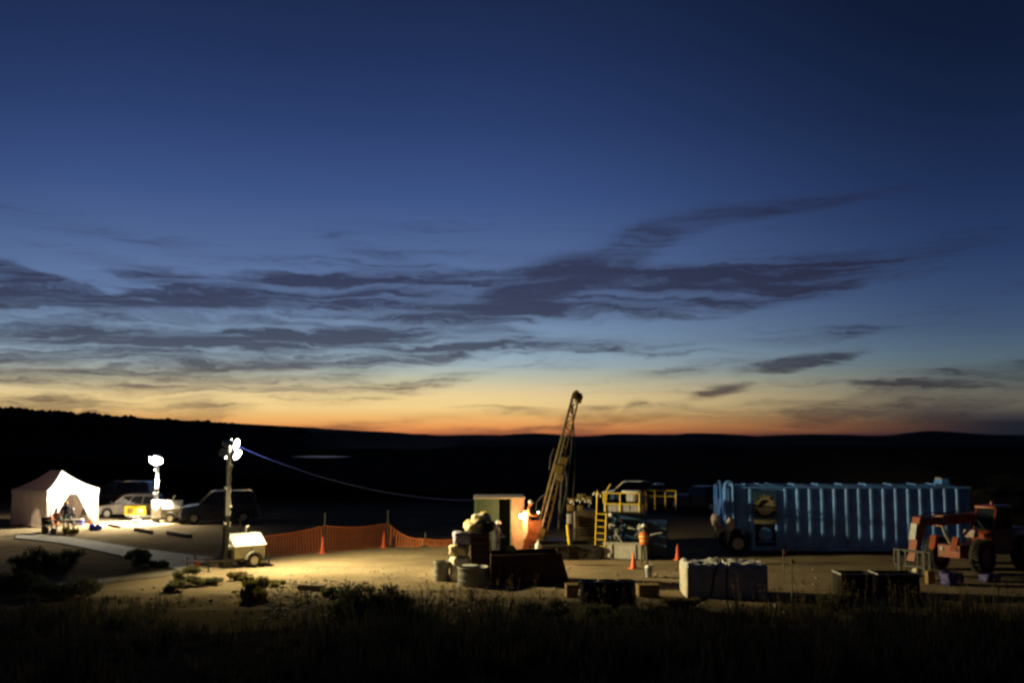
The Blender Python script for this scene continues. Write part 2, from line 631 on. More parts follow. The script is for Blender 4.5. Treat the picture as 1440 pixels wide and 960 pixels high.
# ------------------------------------------------------------------ mesa, far hills, pond
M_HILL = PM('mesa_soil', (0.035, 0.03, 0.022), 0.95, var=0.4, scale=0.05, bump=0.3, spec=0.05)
prof = [(-900, 26), (-520, 25), (-330, 21.5), (-309, 20.2), (-266, 17.6), (-223, 14.2), (-180, 11.4), (-137, 8.6), (-130, 7.4), (-124, 3.0), (-112, -1.5), (-60, -6)]


def mesa_h(x):
    for (a, ha), (c2, hc) in zip(prof, prof[1:]):
        if a <= x <= c2:
            return ha + (hc - ha) * (x - a) / (c2 - a)
    return prof[-1][1]


mm = MB()
gx = ladder([(-900, -360, 20), (-360, -60, 3)])
gy = [470, 500, 530, 555, 575, 590, 600, 620, 700, 900, 1300]
for y in gy:
    for x in gx:
        k = sstep(470, 600, y)
        hh = mesa_h(x) * (1 - 0.00025 * max(0, y - 600))
        mm.v.append((x, y, -6 + (hh + 6) * (0.25 * k + 0.75 * sstep(540, 600, y)) + 0.8 * fbm(x, y, 0.04) * k))
n_ = len(gx)
mm.f = [(j * n_ + i, j * n_ + i + 1, (j + 1) * n_ + i + 1, (j + 1) * n_ + i) for j in range(len(gy) - 1) for i in range(n_ - 1)]
mm.mi = [0] * len(mm.f)
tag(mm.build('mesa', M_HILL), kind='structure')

M_JUN = LEAF('juniper_green', (0.02, 0.026, 0.014))
jm = MB()
rng = random.Random(5)
for k in range(420):
    x = rng.uniform(-380, -126)
    y = rng.uniform(590, 640)
    h = rng.choice([0.5, 0.8, 1.2, 1.8]) * rng.uniform(0.8, 1.3)
    z = mesa_h(x) - 0.2
    for q in range(3):
        jm.ball((x + rng.uniform(-.8, .8) * h, y, z + h * rng.uniform(.2, .6)), (h * rng.uniform(.5, 1.1), h * .8, h * rng.uniform(.4, .75)), 7, 5)
tag(jm.build('juniper_woods', M_JUN), 'dark scrubby juniper growth along the mesa rim', 'woods', kind='stuff')

for (y0, h0, seed, nm) in ((2600, 9, 1.3, 'low_ridge'), (6500, 30, 7.7, 'distant_hills')):
    hm = MB()
    N = 150
    for row in range(4):
        for k in range(N + 1):
            x = (-1 + 2 * k / N) * y0 * 0.95
            base = fbm(x, 0, 5.5 / y0, seed)
            px = 720 + x / y0 * F
            h = h0 * max(0, 0.35 + 0.7 * base) - 14
            if nm == 'distant_hills':
                for (c0, wd, up) in ((760, 55, 12), (1050, 60, 9), (900, 40, 4), (1200, 90, 7), (1400, 60, 14), (560, 30, 5), (480, 22, 4)):
                    h += 2.0 * up * max(0, 1 - abs(px - c0) / wd) ** 0.6
                h += 2.0 * fbm(x, 0, 60 / y0, seed)
            hm.v.append((x, y0 + row * y0 * 0.08, (-28, h * 0.55 - 8, h, -28)[row]))
    hm.f = [(j * (N + 1) + i, j * (N + 1) + i + 1, (j + 1) * (N + 1) + i + 1, (j + 1) * (N + 1) + i) for j in range(3) for i in range(N)]
    hm.mi = [0] * len(hm.f)
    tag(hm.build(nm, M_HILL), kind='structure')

M_WATER = bpy.data.materials.new('pond_water')
M_WATER.use_nodes = True
pw = M_WATER.node_tree.nodes['Principled BSDF']
pw.inputs['Base Color'].default_value = (0.03, 0.03, 0.03, 1)
pw.inputs['Roughness'].default_value = 0.3
pm_ = MB()
ring = []
for k in range(40):
    a = 2 * math.pi * k / 40
    q = G(452 + 48 * math.cos(a), 642 - 0.8 * math.sin(a) + 0.3 * math.sin(3 * a))
    ring.append((q.x, q.y, 0.03))
pm_.face(ring)
tag(pm_.build('pond', M_WATER, smooth=0), kind='structure')

# ------------------------------------------------------------------ footpath of pale concrete, slab by slab
M_PATH = PM('path_concrete', (0.46, 0.42, 0.33), 0.9, var=0.15, scale=2.5, bump=0.3, dust=0.5, dustcol=(0.3, 0.24, 0.15))
M_PATH_EDGE = M_PATH
up = [(26, 750), (60, 752), (90, 755), (120, 759), (150, 764), (180, 769), (210, 773), (240, 777), (270, 781), (300, 784)]
lo = [(20, 757), (52, 760), (82, 764), (110, 769), (138, 775), (165, 781), (192, 786), (215, 793), (238, 799), (262, 806)]
path_root = tag(bpy.data.objects.new('footpath', None), kind='structure')
COL.objects.link(path_root)
for (a, b2), (c2, d2) in zip(zip(up, up[1:]), zip(lo, lo[1:])):
    q = [G(*a), G(*b2), G(*d2), G(*c2)]
    cen = sum(q, Vector()) / 4
    q = [cen + (v - cen) * 0.985 for v in q]
    s_ = MB()
    top = [(v.x, v.y, 0.05) for v in q]
    bot = [(v.x, v.y, -0.06) for v in q]
    s_._add(bot + top, [(0, 1, 2, 3), (4, 5, 6, 7), (0, 1, 5, 4), (1, 2, 6, 5), (2, 3, 7, 6), (3, 0, 4, 7)])
    s_.build('path_slab', M_PATH, path_root, smooth=0)
# pad edge of the camp: a second, narrower track branching to the left foreground
M_TRACK = PM('worn_track', (0.3, 0.25, 0.17), 0.95, var=0.2, scale=1.5, bump=0.4, dust=0.6)
tr = MB()
L = [(285, 800), (240, 806), (200, 811), (160, 815), (120, 820), (80, 824), (40, 827)]
tp, bt = [], []
for k, (px, py) in enumerate(L):
    a, b2 = G(px, py - 3), G(px, py + 3)
    tp.append((a.x, a.y, 0.03 + max(0, ground_z(a.x, a.y))))
    bt.append((b2.x, b2.y, 0.03 + max(0, ground_z(b2.x, b2.y))))
for k in range(len(L) - 1):
    tr.face([tp[k], tp[k + 1], bt[k + 1], bt[k]])
tag(tr.build('dirt_track', M_TRACK, smooth=0), kind='structure')

# timbers used as parking stops
M_STOP = PM('weathered_timber', (0.16, 0.12, 0.08), 0.9, var=0.35, scale=9, bump=0.5)
for (pa, pb, lab, hh) in (((153, 739), (168, 742), 'weathered timber parking stop nearest the tent on the bright ground', .16), ((190, 746), (214, 750), 'weathered timber parking stop in front of the bright light tower', .2),
                          ((236, 751), (268, 756), 'weathered timber parking stop nearest the dark sport utility vehicle', .2)):
    a, b2 = G(*pa), G(*pb)
    s_ = MB()
    mid = (a + b2) / 2
    dv = b2 - a
    s_.rbox((0, 0, hh / 2), (dv.length, .2, hh), .03, 2)
    o = s_.build('parking_stop', M_STOP)
    o.location = mid
    o.rotation_euler = (0, 0.01, math.atan2(dv.y, dv.x))
    tag(o, lab, 'parking stop', 'timber parking stops')

# timber edging at the rim of the bank
for (pa, pb, lab) in (((420, 829), (455, 831), 'half buried timber at the pad edge among pebbles'),):
    a, b2 = G(*pa), G(*pb)
    dv = b2 - a
    s_ = MB()
    s_.rbox((0, 0, .1), (dv.length, .18, .24), .03, 2)
    o = s_.build('edging_timber', M_STOP)
    o.location = (a + b2) / 2
    o.rotation_euler = (0.1, 0, math.atan2(dv.y, dv.x))
    tag(o, lab, 'timber')


# ------------------------------------------------------------------ trailer light towers
M_TANBODY = PM('tower_body_paint', (0.55, 0.5, 0.36), 0.45, var=0.1, scale=4, dust=0.25, coat=0.2)
M_WHITE = PM('white_paint', (0.74, 0.72, 0.66), 0.4, var=0.08, scale=4, dust=0.15, coat=0.2)
M_DARKSTEEL = PM('dark_steel', (0.045, 0.043, 0.04), 0.5, metal=0.6, var=0.3, scale=10)
M_GALV = PM('galvanised_steel', (0.42, 0.42, 0.38), 0.45, metal=0.7, var=0.2, scale=12)
M_RUBBER = PM('tyre_rubber', (0.02, 0.019, 0.018), 0.85, var=0.25, scale=14, bump=0.3, dust=0.35)
M_RIM = PM('rim_steel', (0.45, 0.44, 0.4), 0.4, metal=0.6, var=0.15, scale=8)
M_LENS = EM('lit_flood_lens', (1.0, 0.93, 0.72), 55.0)
M_LENS_B = EM('lit_flood_lens_white', (1.0, 0.96, 0.84), 160.0)
M_LOUVRE = PM('louvre_black', (0.02, 0.02, 0.02), 0.6)
M_RED = PM('red_plastic', (0.45, 0.03, 0.02), 0.4)
M_CABLEW = PM('pale_cable', (0.6, 0.6, 0.55), 0.5)


def wheel(parent, c, r, wd, axis=Vector((0, 1, 0)), mat=None, rimmat=None, name='wheel', rim=0.58, nut=0):
    """tyre with a rounded shoulder and a dished rim"""
    M = Matrix.Translation(c) @ axis.to_track_quat('Z', 'Y').to_matrix().to_4x4()
    h = wd / 2
    t_ = MB()
    t_.lathe([(r * rim, -h * .8), (r * .8, -h), (r * .95, -h * .86), (r, -h * .5), (r, h * .5), (r * .95, h * .86), (r * .8, h), (r * rim, h * .8)], 24, M, close=True)
    o = t_.build(name, mat or M_RUBBER, parent)
    d_ = MB()
    d_.lathe([(r * rim * 1.0, h * .78), (r * rim * .9, h * .8), (r * rim * .82, h * .35), (r * .25, h * .45), (r * .16, h * .7), (0.001, h * .72)], 20, M)
    d_.lathe([(r * rim * 1.0, -h * .78), (r * rim * .9, -h * .8), (r * rim * .82, -h * .35), (r * .25, -h * .45), (r * .16, -h * .7), (0.001, -h * .72)], 20, M)
    d_.build('rim', rimmat or M_RIM, o)
    return o


def light_tower(label, loc, yaw, mast_h, aims, lens_mat, watts, col, head_dirs, bright):
    t = thing('light_tower', label, 'light tower', loc, yaw, 'towable light towers')
    # trailer frame, tongue, outriggers
    f = MB()
    f.bb(-1.15, 1.75, -.5, -.42, .32, .42).bb(-1.15, 1.75, .42, .5, .32, .42).bb(-1.15, -1.07, -.42, .42, .32, .42).bb(1.67, 1.75, -.42, .42, .32, .42)
    f.build('trailer_frame', M_DARKSTEEL, t)
    g = MB()
    g.cyl((-1.15, -.3, .37), (-1.75, 0, .42), .035).cyl((-1.15, .3, .37), (-1.75, 0, .42), .035).cyl((-1.7, 0, .42), (-1.95, 0, .45), .04)
    g.build('tow_tongue', M_DARKSTEEL, t)
    for (x, y) in ((-1.1, -.75), (1.72, -.75), (-1.1, .75), (1.72, .75), (-1.75, 0)):
        l_ = MB()
        l_.cyl((x, y, 0.02), (x, y, .62), .032, n=8).cyl((x, y, .0), (x, y, .025), .1, n=12)
        if abs(y) > .1:
            l_.bb(x - .03, x + .03, min(y, .5 * y / .75), max(y, .5 * y / .75), .4, .45)
        l_.build('stabiliser_jack', M_DARKSTEEL, t)
    # generator enclosure
    e = MB()
    e.prism([(-.0, -.0)] * 0 or [(0.18, .42), (1.62, .42), (1.62, .92), (.18, .92)], -.52, .5)
    e.prism([(0.18, .92), (1.62, .92), (1.6, .96), (.2, .96)], -.5, .48)
    en = e.build('enclosure', M_TANBODY, t)
    rf = MB()
    P = [(-.6, .94), (-.57, .98), (.05, 1.44), (.5, 1.44), (.56, 1.38), (.56, .94)]
    vs = [Vector((.12, y, z)) for y, z in P] + [Vector((1.68, y, z)) for y, z in P]
    n = len(P)
    rf._add(vs, [tuple(range(n)), tuple(range(2 * n - 1, n - 1, -1))] + [(i, i + n, (i + 1) % n + n, (i + 1) % n) for i in range(n)])
    rf.build('hood', M_WHITE if bright else M_TANBODY, t, bevel=.02)
    d2 = MB()
    d2.bb(.93, .945, -.61, -.59, .5, .92)
    d2.build('door_seam', M_LOUVRE, t)
    for k in range(5):
        lv = MB()
        lv.box((.55, -.535, .5 + k * .075), (.55, .03, .05), rx=R(25))
        lv.build('louvre', M_LOUVRE if not bright else M_TANBODY, en)
    pnl = MB()
    pnl.bb(.15, .19, -.3, .3, .5, .86)
    pnl.build('control_panel', M_GALV, t)
    if not bright:
        cc = MB()
        cc.rbox((.12, -.42, .9), (.62, .3, 1.15), .03, 2)
        cc.build('control_cabinet', M_WHITE, t)
    ex = MB()
    ex.tube([(1.05, .25, 1.42), (1.05, .25, 1.62), (1.08, .25, 1.7), (1.18, .25, 1.74)], .05, 10)
    ex.build('exhaust_pipe', M_GALV, t)
    wheel(t, Vector((1.05, -.62, .31)), .31, .19)
    wheel(t, Vector((1.05, .62, .31)), .31, .19)
    for sy_ in (-1, 1):
        fd = MB()
        arc = [(1.05 + .42 * math.cos(R(a)), .31 + .42 * math.sin(R(a))) for a in range(10, 171, 20)]
        arc2 = [(1.05 + .39 * math.cos(R(a)), .31 + .39 * math.sin(R(a))) for a in range(170, 9, -20)]
        fd.prism(arc + arc2, sy_ * .5, sy_ * .76)
        fd.build('fender', M_GALV, t)
    # telescopic mast with guide rollers and the coiled lamp cable
    for k, (z0, z1, hw, dx_) in enumerate(((.25, 2.3, .11, 0), (1.4, mast_h * .72, .085, 0), (2.6, mast_h, .06, 0))):
        s_ = MB()
        s_.box((0, 0, (z0 + z1) / 2), (hw * 2, hw * 2, z1 - z0))
        for j in range(2):
            s_.box((0, 0, z1 - .06 - j * .5), (hw * 2 + .05, hw * 2 + .05, .07))
        s_.build('mast_section', M_GALV if k else M_DARKSTEEL, t)
    bs = MB()
    bs.box((0, 0, .3), (.42, .5, .5)).box((.0, 0, .62), (.3, .36, .2))
    bs.build('mast_base', M_DARKSTEEL, t)
    cb = MB()
    pts = []
    for k in range(90):
        a = k * .55
        z = 1.0 + (mast_h - 1.2) * k / 89
        rr = .02
        pts.append((rr * math.cos(a) + .1, rr * math.sin(a) - .1, z))
    cb.tube(pts, .012, 5)
    cb.build('coiled_cable', M_CABLEW, t)
    for k, z in enumerate((1.2, 1.95, 2.7, 3.5, 4.5)):
        if z < mast_h - .3:
            rl = MB()
            sx = -1 if k % 2 else 1
            rl.cyl((sx * .12, -.14, z), (sx * .12, -.04, z), .06, n=14)
            rl.build('guide_roller', M_CABLEW, t)
    wn_ = MB()
    wn_.cyl((-.05, -.3, .95), (.3, -.3, .95), .09, n=14).box((.12, -.24, .95), (.3, .1, .26))
    wn_.build('winch', M_GALV, t)
    fe = MB()
    fe.cyl((-1.35, -.1, .1), (-1.35, -.1, .42), .075, n=12)
    fe.build('fuel_can', M_RED, t)
    # crossbar and the four flood heads
    cr = MB()
    cr.bb(-.07, .07, -.85, .85, mast_h - .08, mast_h).bb(-.05, .05, -.05, .05, mast_h, mast_h + .42).bb(-.05, .05, -.55, .55, mast_h + .36, mast_h + .44)
    cr.build('crossbar', M_GALV, t)
    inv = Matrix.Rotation(-yaw, 3, 'Z')
    heads = [((0, -.55), .1), ((0, .55), .1), ((0, -.36), .5), ((0, .36), .5)] if bright else [((0, -.2), .12), ((.24, .0), .2), ((-.24, 0), .2), ((0, .1), .5)]
    for k, ((x, y), dz) in enumerate(heads):
        d = (inv @ Vector(head_dirs[k])).normalized()
        c = Vector((x, y, mast_h + dz)) + d * .05
        M = Matrix.Translation(c) @ d.to_track_quat('Z', 'Y').to_matrix().to_4x4()
        h_ = MB()
        h_.lathe([(.05, -.18), (.12, -.16), (.16, -.05), (.24, .14), (.255, .16), (.255, .18), (.235, .18), (.235, .15), (.15, -.03)], 18, M)
        hd = h_.build('flood_head', M_GALV, t)
        le = MB()
        le.lathe([(.232, .165), (.2, .2), (.13, .225), (.06, .235), (.001, .238)], 18, M)
        le.build('lens', lens_mat, hd)
        br = MB()
        br.cyl((x, y, mast_h + dz - .2 + .05), tuple(c - d * .1), .02, n=6)
        br.build('bracket', M_GALV, hd)
        wl = Matrix.Translation(loc) @ Matrix.Rotation(yaw, 4, 'Z') @ (c + d * (.3 if aims[k][3] < 2.9 or bright else .75))
        spot('flood_light', wl, Vector(aims[k][:3]), watts * aims[k][3], aims[k][4], 0.9, col)
    return t


YEL = (1.0, 0.83, 0.43)
loc1 = G(317, 798)
light_tower('white hooded light tower on the pad beside the orange fence', loc1, R(40), 5.0,
            [(-9.8, 41.6, 0, 1.1, 130), (-4.5, 45.2, 0, 1.35, 112), (8.0, 42.5, 1.6, 4.6, 54), (3, 47.0, 1.0, 1.5, 92)],
            M_LENS, 3600, YEL, [(1, -.35, -.6), (1, .1, -.5), (1, -.25, -.25), (1, .05, -.25)], True)
loc2 = G(219, 734)
light_tower('brightly lit tan light tower next to the white tent', loc2, R(8), 4.0,
            [(-27.5, 64, .5, 1.0, 130), (-24.0, 63.0, 0, 1.0, 120), (-29, 66, 1.5, 1.2, 110), (loc2.x - .7, loc2.y - .5, 0, 5.0, 74)],
            M_LENS_B, 7000, (1.0, 0.9, 0.68), [(-.6, -.8, -.35), (-.3, -1, -.4), (-1, -.5, -.2), (-.2, -.6, -1)], False)

# power cable slung from the tower head to the green shed
M_CABLE = PM('blue_cable', (0.04, 0.07, 0.42), 0.45, var=0.1)
pa = Vector(loc1) + Vector((.25, -.1, 5.45))
pb = at(668, 703, 49.3)
cbm = MB()
pts = []
for k in range(41):
    u = k / 40
    q = pa.lerp(pb, u)
    q.z -= 4 * 0.62 * u * (1 - u)
    pts.append(q)
cbm.tube(pts, .015, 6)
tag(cbm.build('power_cable', M_CABLE), 'thin blue power cable sagging from the light tower to the green shed', 'cable')


# ------------------------------------------------------------------ people
M_SKIN = PM('skin', (0.42, 0.25, 0.17), 0.55, var=0.08, scale=20)
M_HAIR = PM('dark_hair', (0.03, 0.02, 0.015), 0.7)
M_BOOT = PM('work_boot', (0.09, 0.055, 0.03), 0.7)
M_EYE = PM('eye_dark', (0.02, 0.015, 0.01), 0.3)


def person(label, loc, rz, joints, shirt, trousers, helmet=None, vest=None, stripe=None, sleeves=True, brim=True):
    """joints: overrides of the standing pose (front = -y). One skinned surface; cap, vest and hair are children."""
    J = dict(pelvis=(0, 0, .96), belly=(0, .005, 1.1), chest=(0, 0, 1.3), neckb=(0, .01, 1.47), neck=(0, 0, 1.54), jaw=(0, -.03, 1.6), head=(0, -.012, 1.685), crown=(0, 0, 1.765),
             hipL=(.1, 0, .92), kneeL=(.115, -.02, .5), ankL=(.12, .02, .09), toeL=(.14, -.15, .04),
             hipR=(-.1, 0, .92), kneeR=(-.115, -.02, .5), ankR=(-.12, .02, .09), toeR=(-.14, -.15, .04),
             shL=(.185, .01, 1.43), elL=(.25, .03, 1.15), wrL=(.26, -.06, .91), haL=(.262, -.085, .83),
             shR=(-.185, .01, 1.43), elR=(-.25, .03, 1.15), wrR=(-.26, -.06, .91), haR=(-.262, -.085, .83))
    J.update(joints)
    rad = dict(pelvis=(.155, .115), belly=(.145, .105), chest=(.17, .12), neckb=(.1, .08), neck=(.056, .058), jaw=(.062, .075), head=(.078, .098), crown=(.055, .07),
               hip=(.09, .09), knee=(.062, .065), ank=(.045, .05), toe=(.045, .032), sh=(.068, .068), el=(.047, .047), wr=(.033, .03), ha=(.042, .022))
    E = [('pelvis', 'belly'), ('belly', 'chest'), ('chest', 'neckb'), ('neckb', 'neck'), ('neck', 'jaw'), ('jaw', 'head'), ('head', 'crown')]
    for s_ in 'LR':
        E += [('pelvis', 'hip' + s_), ('hip' + s_, 'knee' + s_), ('knee' + s_, 'ank' + s_), ('ank' + s_, 'toe' + s_),
              ('neckb', 'sh' + s_), ('sh' + s_, 'el' + s_), ('el' + s_, 'wr' + s_), ('wr' + s_, 'ha' + s_)]
    names = list(J)
    me = bpy.data.meshes.new('body')
    me.from_pydata([J[k] for k in names], [(names.index(a), names.index(b2)) for a, b2 in E], [])
    tmp = bpy.data.objects.new('body_tmp', me)
    COL.objects.link(tmp)
    sk = tmp.modifiers.new('skin', 'SKIN')
    sk.use_smooth_shade = True
    for k, nm in enumerate(names):
        key = nm if nm in rad else nm[:-1]
        me.skin_vertices[0].data[k].radius = rad[key]
        me.skin_vertices[0].data[k].use_root = nm == 'pelvis'
    ss = tmp.modifiers.new('sub', 'SUBSURF')
    ss.levels = ss.render_levels = 2
    dg = bpy.context.evaluated_depsgraph_get()
    out = bpy.data.meshes.new_from_object(tmp.evaluated_get(dg))
    bpy.data.objects.remove(tmp)
    bm = bmesh.new()
    bm.from_mesh(out)
    # fingers: four of unequal length with a bend, and a thumb from the side of the palm
    hand_faces = set()
    for s_ in 'LR':
        a, h = Vector(J['wr' + s_]), Vector(J['ha' + s_])
        d = (h - a).normalized()
        sidev = d.cross(Vector((1 if s_ == 'L' else -1, .2, 0))).normalized()
        palm = d.cross(sidev).normalized()
        for k in range(5):
            mb_ = MB()
            if k < 4:
                o_ = h + sidev * (-.03 + .02 * k)
                ln = (.07, .085, .08, .06)[k]
                mb_.tube([o_ - d * .01, o_ + d * ln * .5, o_ + d * ln * .85 + palm * ln * .35], [.010, .009, .006], 6)
            else:
                o_ = a.lerp(h, .55) - sidev * .035
                mb_.tube([o_, o_ - sidev * .03 + d * .025, o_ - sidev * .035 + d * .06], [.011, .010, .007], 6)
            vs = [bm.verts.new(v) for v in mb_.v]
            for q in mb_.f:
                fc = bm.faces.new([vs[i] for i in q])
                fc.material_index = 1
                hand_faces.add(fc)
    segs = [(Vector(J[a]), Vector(J[b2]), a, b2) for a, b2 in E]
    for fc in bm.faces:
        fc.smooth = True
        if fc in hand_faces:
            continue
        c = fc.calc_center_median()
        best, bd = None, 9
        for a, b2, na, nb in segs:
            ab = b2 - a
            u = max(0, min(1, (c - a).dot(ab) / max(1e-6, ab.length_squared)))
            dd = (c - (a + ab * u)).length
            if dd < bd:
                bd, best = dd, (na, nb, u)
        na, nb, u = best
        if nb in ('neck', 'jaw', 'head', 'crown') or nb.startswith('ha') or (nb.startswith('wr') and not sleeves):
            mi = 1
        elif nb.startswith('toe') or (nb.startswith('ank') and u > .72):
            mi = 3
        elif nb.startswith('hip') or nb.startswith('knee') or nb.startswith('ank'):
            mi = 2
        else:
            mi = 0
        fc.material_index = mi
    bm.to_mesh(out)
    bm.free()
    out.materials.clear()
    for q in (shirt, M_SKIN, trousers, M_BOOT):
        out.materials.append(q)
    root = thing('person', label, 'person', loc, rz)
    body = bpy.data.objects.new('body', out)
    COL.objects.link(body)
    body.parent = root
    # face, ears, hair
    hc, jw = Vector(J['head']), Vector(J['jaw'])
    upv = (Vector(J['crown']) - jw).normalized()
    fw = Vector((0, -1, 0))
    fw = (fw - upv * fw.dot(upv)).normalized()
    rt = fw.cross(upv)
    fc_ = MB()
    fc_.cyl(hc + fw * .085 - upv * .005, hc + fw * .118 - upv * .035, .008, .016, 6)
    fc_.build('nose', M_SKIN, body)
    for s_ in (-1, 1):
        ey = MB()
        ey.ball(hc + rt * .085 * s_ - upv * .02, (.012, .02, .032), 6, 5)
        ey.build('ear', M_SKIN, body)
        ey = MB()
        ey.ball(hc + rt * .032 * s_ + fw * .09 + upv * .012, .011, 6, 5)
        ey.build('eye', M_EYE, body)
    ey = MB()
    ey.ball(hc + fw * .088 - upv * .065, (.024, .008, .006), 6, 4)
    ey.build('mouth', M_EYE, body)
    hr = MB()
    hr.ball(hc - fw * .022 + upv * .02, (.092, .108, .105), 12, 8)
    hr.build('hair', M_HAIR, body)
    if helmet:
        h_ = MB()
        q = Matrix.Translation(hc + upv * .025) @ Matrix(((rt.x, -fw.x, upv.x, 0), (rt.y, -fw.y, upv.y, 0), (rt.z, -fw.z, upv.z, 0), (0, 0, 0, 1)))
        prof_ = [(.118, 0), (.12, .02), (.112, .07), (.085, .115), (.045, .138), (.001, .145)]
        h_.lathe(prof_, 18, q)
        if brim:
            rb = [q @ Vector((.15 * math.cos(R(a)), .165 * math.sin(R(a)) - .03, .012 - .02 * (math.sin(R(a)) < 0))) for a in range(0, 360, 20)]
            rb2 = [v + upv * .01 for v in rb]
            h_.loft([rb, rb2])
        h_.build('hard_hat', helmet, root)
    if vest:
        v_ = MB()
        rings = []
        A, B = Vector(J['pelvis']), Vector(J['neckb'])
        lv = [(Vector(J['pelvis']) - Vector((0, 0, .02)), .205, .16), (Vector(J['belly']), .195, .152), (Vector(J['chest']), .222, .165), (Vector(J['chest']).lerp(B, .55), .205, .15), (B, .13, .11)]
        for c, rx_, ry_ in lv:
            rings.append([c + Vector((rx_ * math.cos(R(a)), ry_ * math.sin(R(a)), 0)) for a in range(0, 360, 24)])
        v_.loft(rings, caps=False)
        vo = v_.build('safety_vest', vest, root)
        if stripe:
            s2 = MB()
            for c, rx_, ry_ in ((Vector(J['belly']), .202, .158), (Vector(J['chest']) - Vector((0, 0, .02)), .228, .17)):
                s2.loft([[c + Vector((rx_ * math.cos(R(a)), ry_ * math.sin(R(a)), dz)) for a in range(0, 360, 24)] for dz in (-.03, .03)], caps=False)
            s2.build('reflective_stripe', stripe, vo)
    return root


SIT = dict(pelvis=(0, 0, .53), belly=(0, -.02, .67), chest=(0, -.06, .87), neckb=(0, -.07, 1.04), neck=(0, -.09, 1.11), jaw=(0, -.13, 1.17), head=(0, -.12, 1.255), crown=(0, -.11, 1.335),
           hipL=(.1, -.02, .5), kneeL=(.14, -.44, .5), ankL=(.13, -.42, .09), toeL=(.14, -.58, .04),
           hipR=(-.1, -.02, .5), kneeR=(-.14, -.44, .5), ankR=(-.13, -.42, .09), toeR=(-.14, -.58, .04),
           shL=(.185, -.06, 1.0), elL=(.24, -.17, .76), wrL=(.14, -.4, .78), haL=(.1, -.47, .78),
           shR=(-.185, -.06, 1.0), elR=(-.24, -.17, .76), wrR=(-.14, -.4, .78), haR=(-.1, -.47, .78))
WORK = dict(elL=(.25, -.06, 1.17), wrL=(.14, -.3, 1.12), haL=(.1, -.37, 1.12), elR=(-.25, -.06, 1.17), wrR=(-.14, -.3, 1.08), haR=(-.1, -.37, 1.08), jaw=(0, -.05, 1.6), head=(0, -.05, 1.68), crown=(0, -.045, 1.76))
M_HAT = PM('white_hard_hat', (0.78, 0.76, 0.7), 0.35, var=0.04, coat=0.3)
M_HATY = PM('yellow_hard_hat', (0.75, 0.5, 0.04), 0.35, var=0.04, coat=0.3)
M_HIVIS_O = PM('orange_vest', (0.85, 0.16, 0.02), 0.7, var=0.1)
M_HIVIS_Y = PM('lime_vest', (0.55, 0.75, 0.05), 0.7, var=0.1)
M_STRIPE = PM('reflective_tape', (0.65, 0.7, 0.2), 0.3, var=0.05)
M_NAVY = PM('navy_shirt', (0.02, 0.025, 0.05), 0.85, var=0.2, bump=0.2)
M_GREYC = PM('grey_jacket', (0.16, 0.15, 0.15), 0.85, var=0.2, bump=0.2)
M_ORANGEC = PM('orange_jacket', (0.62, 0.22, 0.07), 0.85, var=0.15, bump=0.2)
M_OLIVE = PM('olive_trousers', (0.14, 0.12, 0.07), 0.9, var=0.2, bump=0.2)
M_JEANS = PM('dark_jeans', (0.035, 0.045, 0.075), 0.9, var=0.2, bump=0.2)
M_TANC = PM('tan_jacket', (0.42, 0.28, 0.12), 0.9, var=0.2, bump=0.2)

person('worker in orange vest and white hard hat standing before the blue unit', G(906, 794), R(165), WORK, M_OLIVE, M_OLIVE, M_HAT, M_HIVIS_O, M_STRIPE)
person('worker in dark clothes and white hard hat at the shed doorway', at(699, 778, 47.6) * 1.0 - Vector((0, 0, at(699, 778, 47.6).z)), R(60), WORK, M_NAVY, M_OLIVE, M_HAT, sleeves=False)
person('worker in tan jacket bent over the blue pump unit', G(874, 774), R(200), dict(WORK), M_TANC, M_GREYC, None)

# ------------------------------------------------------------------ white canopy tent
M_TENT = bpy.data.materials.new('tent_fabric')
M_TENT.use_nodes = True
b = NB(M_TENT.node_tree)
p = M_TENT.node_tree.nodes['Principled BSDF']
t = b.n('ShaderNodeTexCoord').outputs['Object']
b.put(p.inputs['Base Color'], b.mix(b.smooth(b.noise(t, 2.0, 4.0), .3, .7), (0.74, 0.68, 0.66), (0.82, 0.78, 0.77)))
p.inputs['Roughness'].default_value = 0.8
tl = b.n('ShaderNodeBsdfTranslucent')
tl.inputs[0].default_value = (0.75, 0.55, 0.42, 1)
mx = b.n('ShaderNodeMixShader')
mx.inputs[0].default_value = 0.08
M_TENT.node_tree.links.new(p.outputs[0], mx.inputs[1])
M_TENT.node_tree.links.new(tl.outputs[0], mx.inputs[2])
bp_ = b.n('ShaderNodeBump')
bp_.inputs['Strength'].default_value = .5
bp_.inputs['Distance'].default_value = .05
b.put(bp_.inputs['Height'], b.noise(t, 1.6, 3.0, .5, .6))
b.put(p.inputs['Normal'], bp_.outputs[0])
b.put(mx.inputs[0], 0.08)
M_TENT.node_tree.links.new(mx.outputs[0], M_TENT.node_tree.nodes['Material Output'].inputs[0])

TA, TB, TE, TP = 3.7, 3.95, 2.3, 3.5        # front width, depth, eave, peak
TLOC = G(64, 741)
TYAW = R(57)
tent = thing('canopy_tent', 'white canopy tent with drawn back front curtain, glowing in the floodlight', 'tent', TLOC, TYAW)
# local: corner at 0, front runs along +x, depth along +y


def sag(a, b2, u, s_):
    q = a.lerp(b2, u)
    q.z -= 4 * s_ * u * (1 - u)
    return q


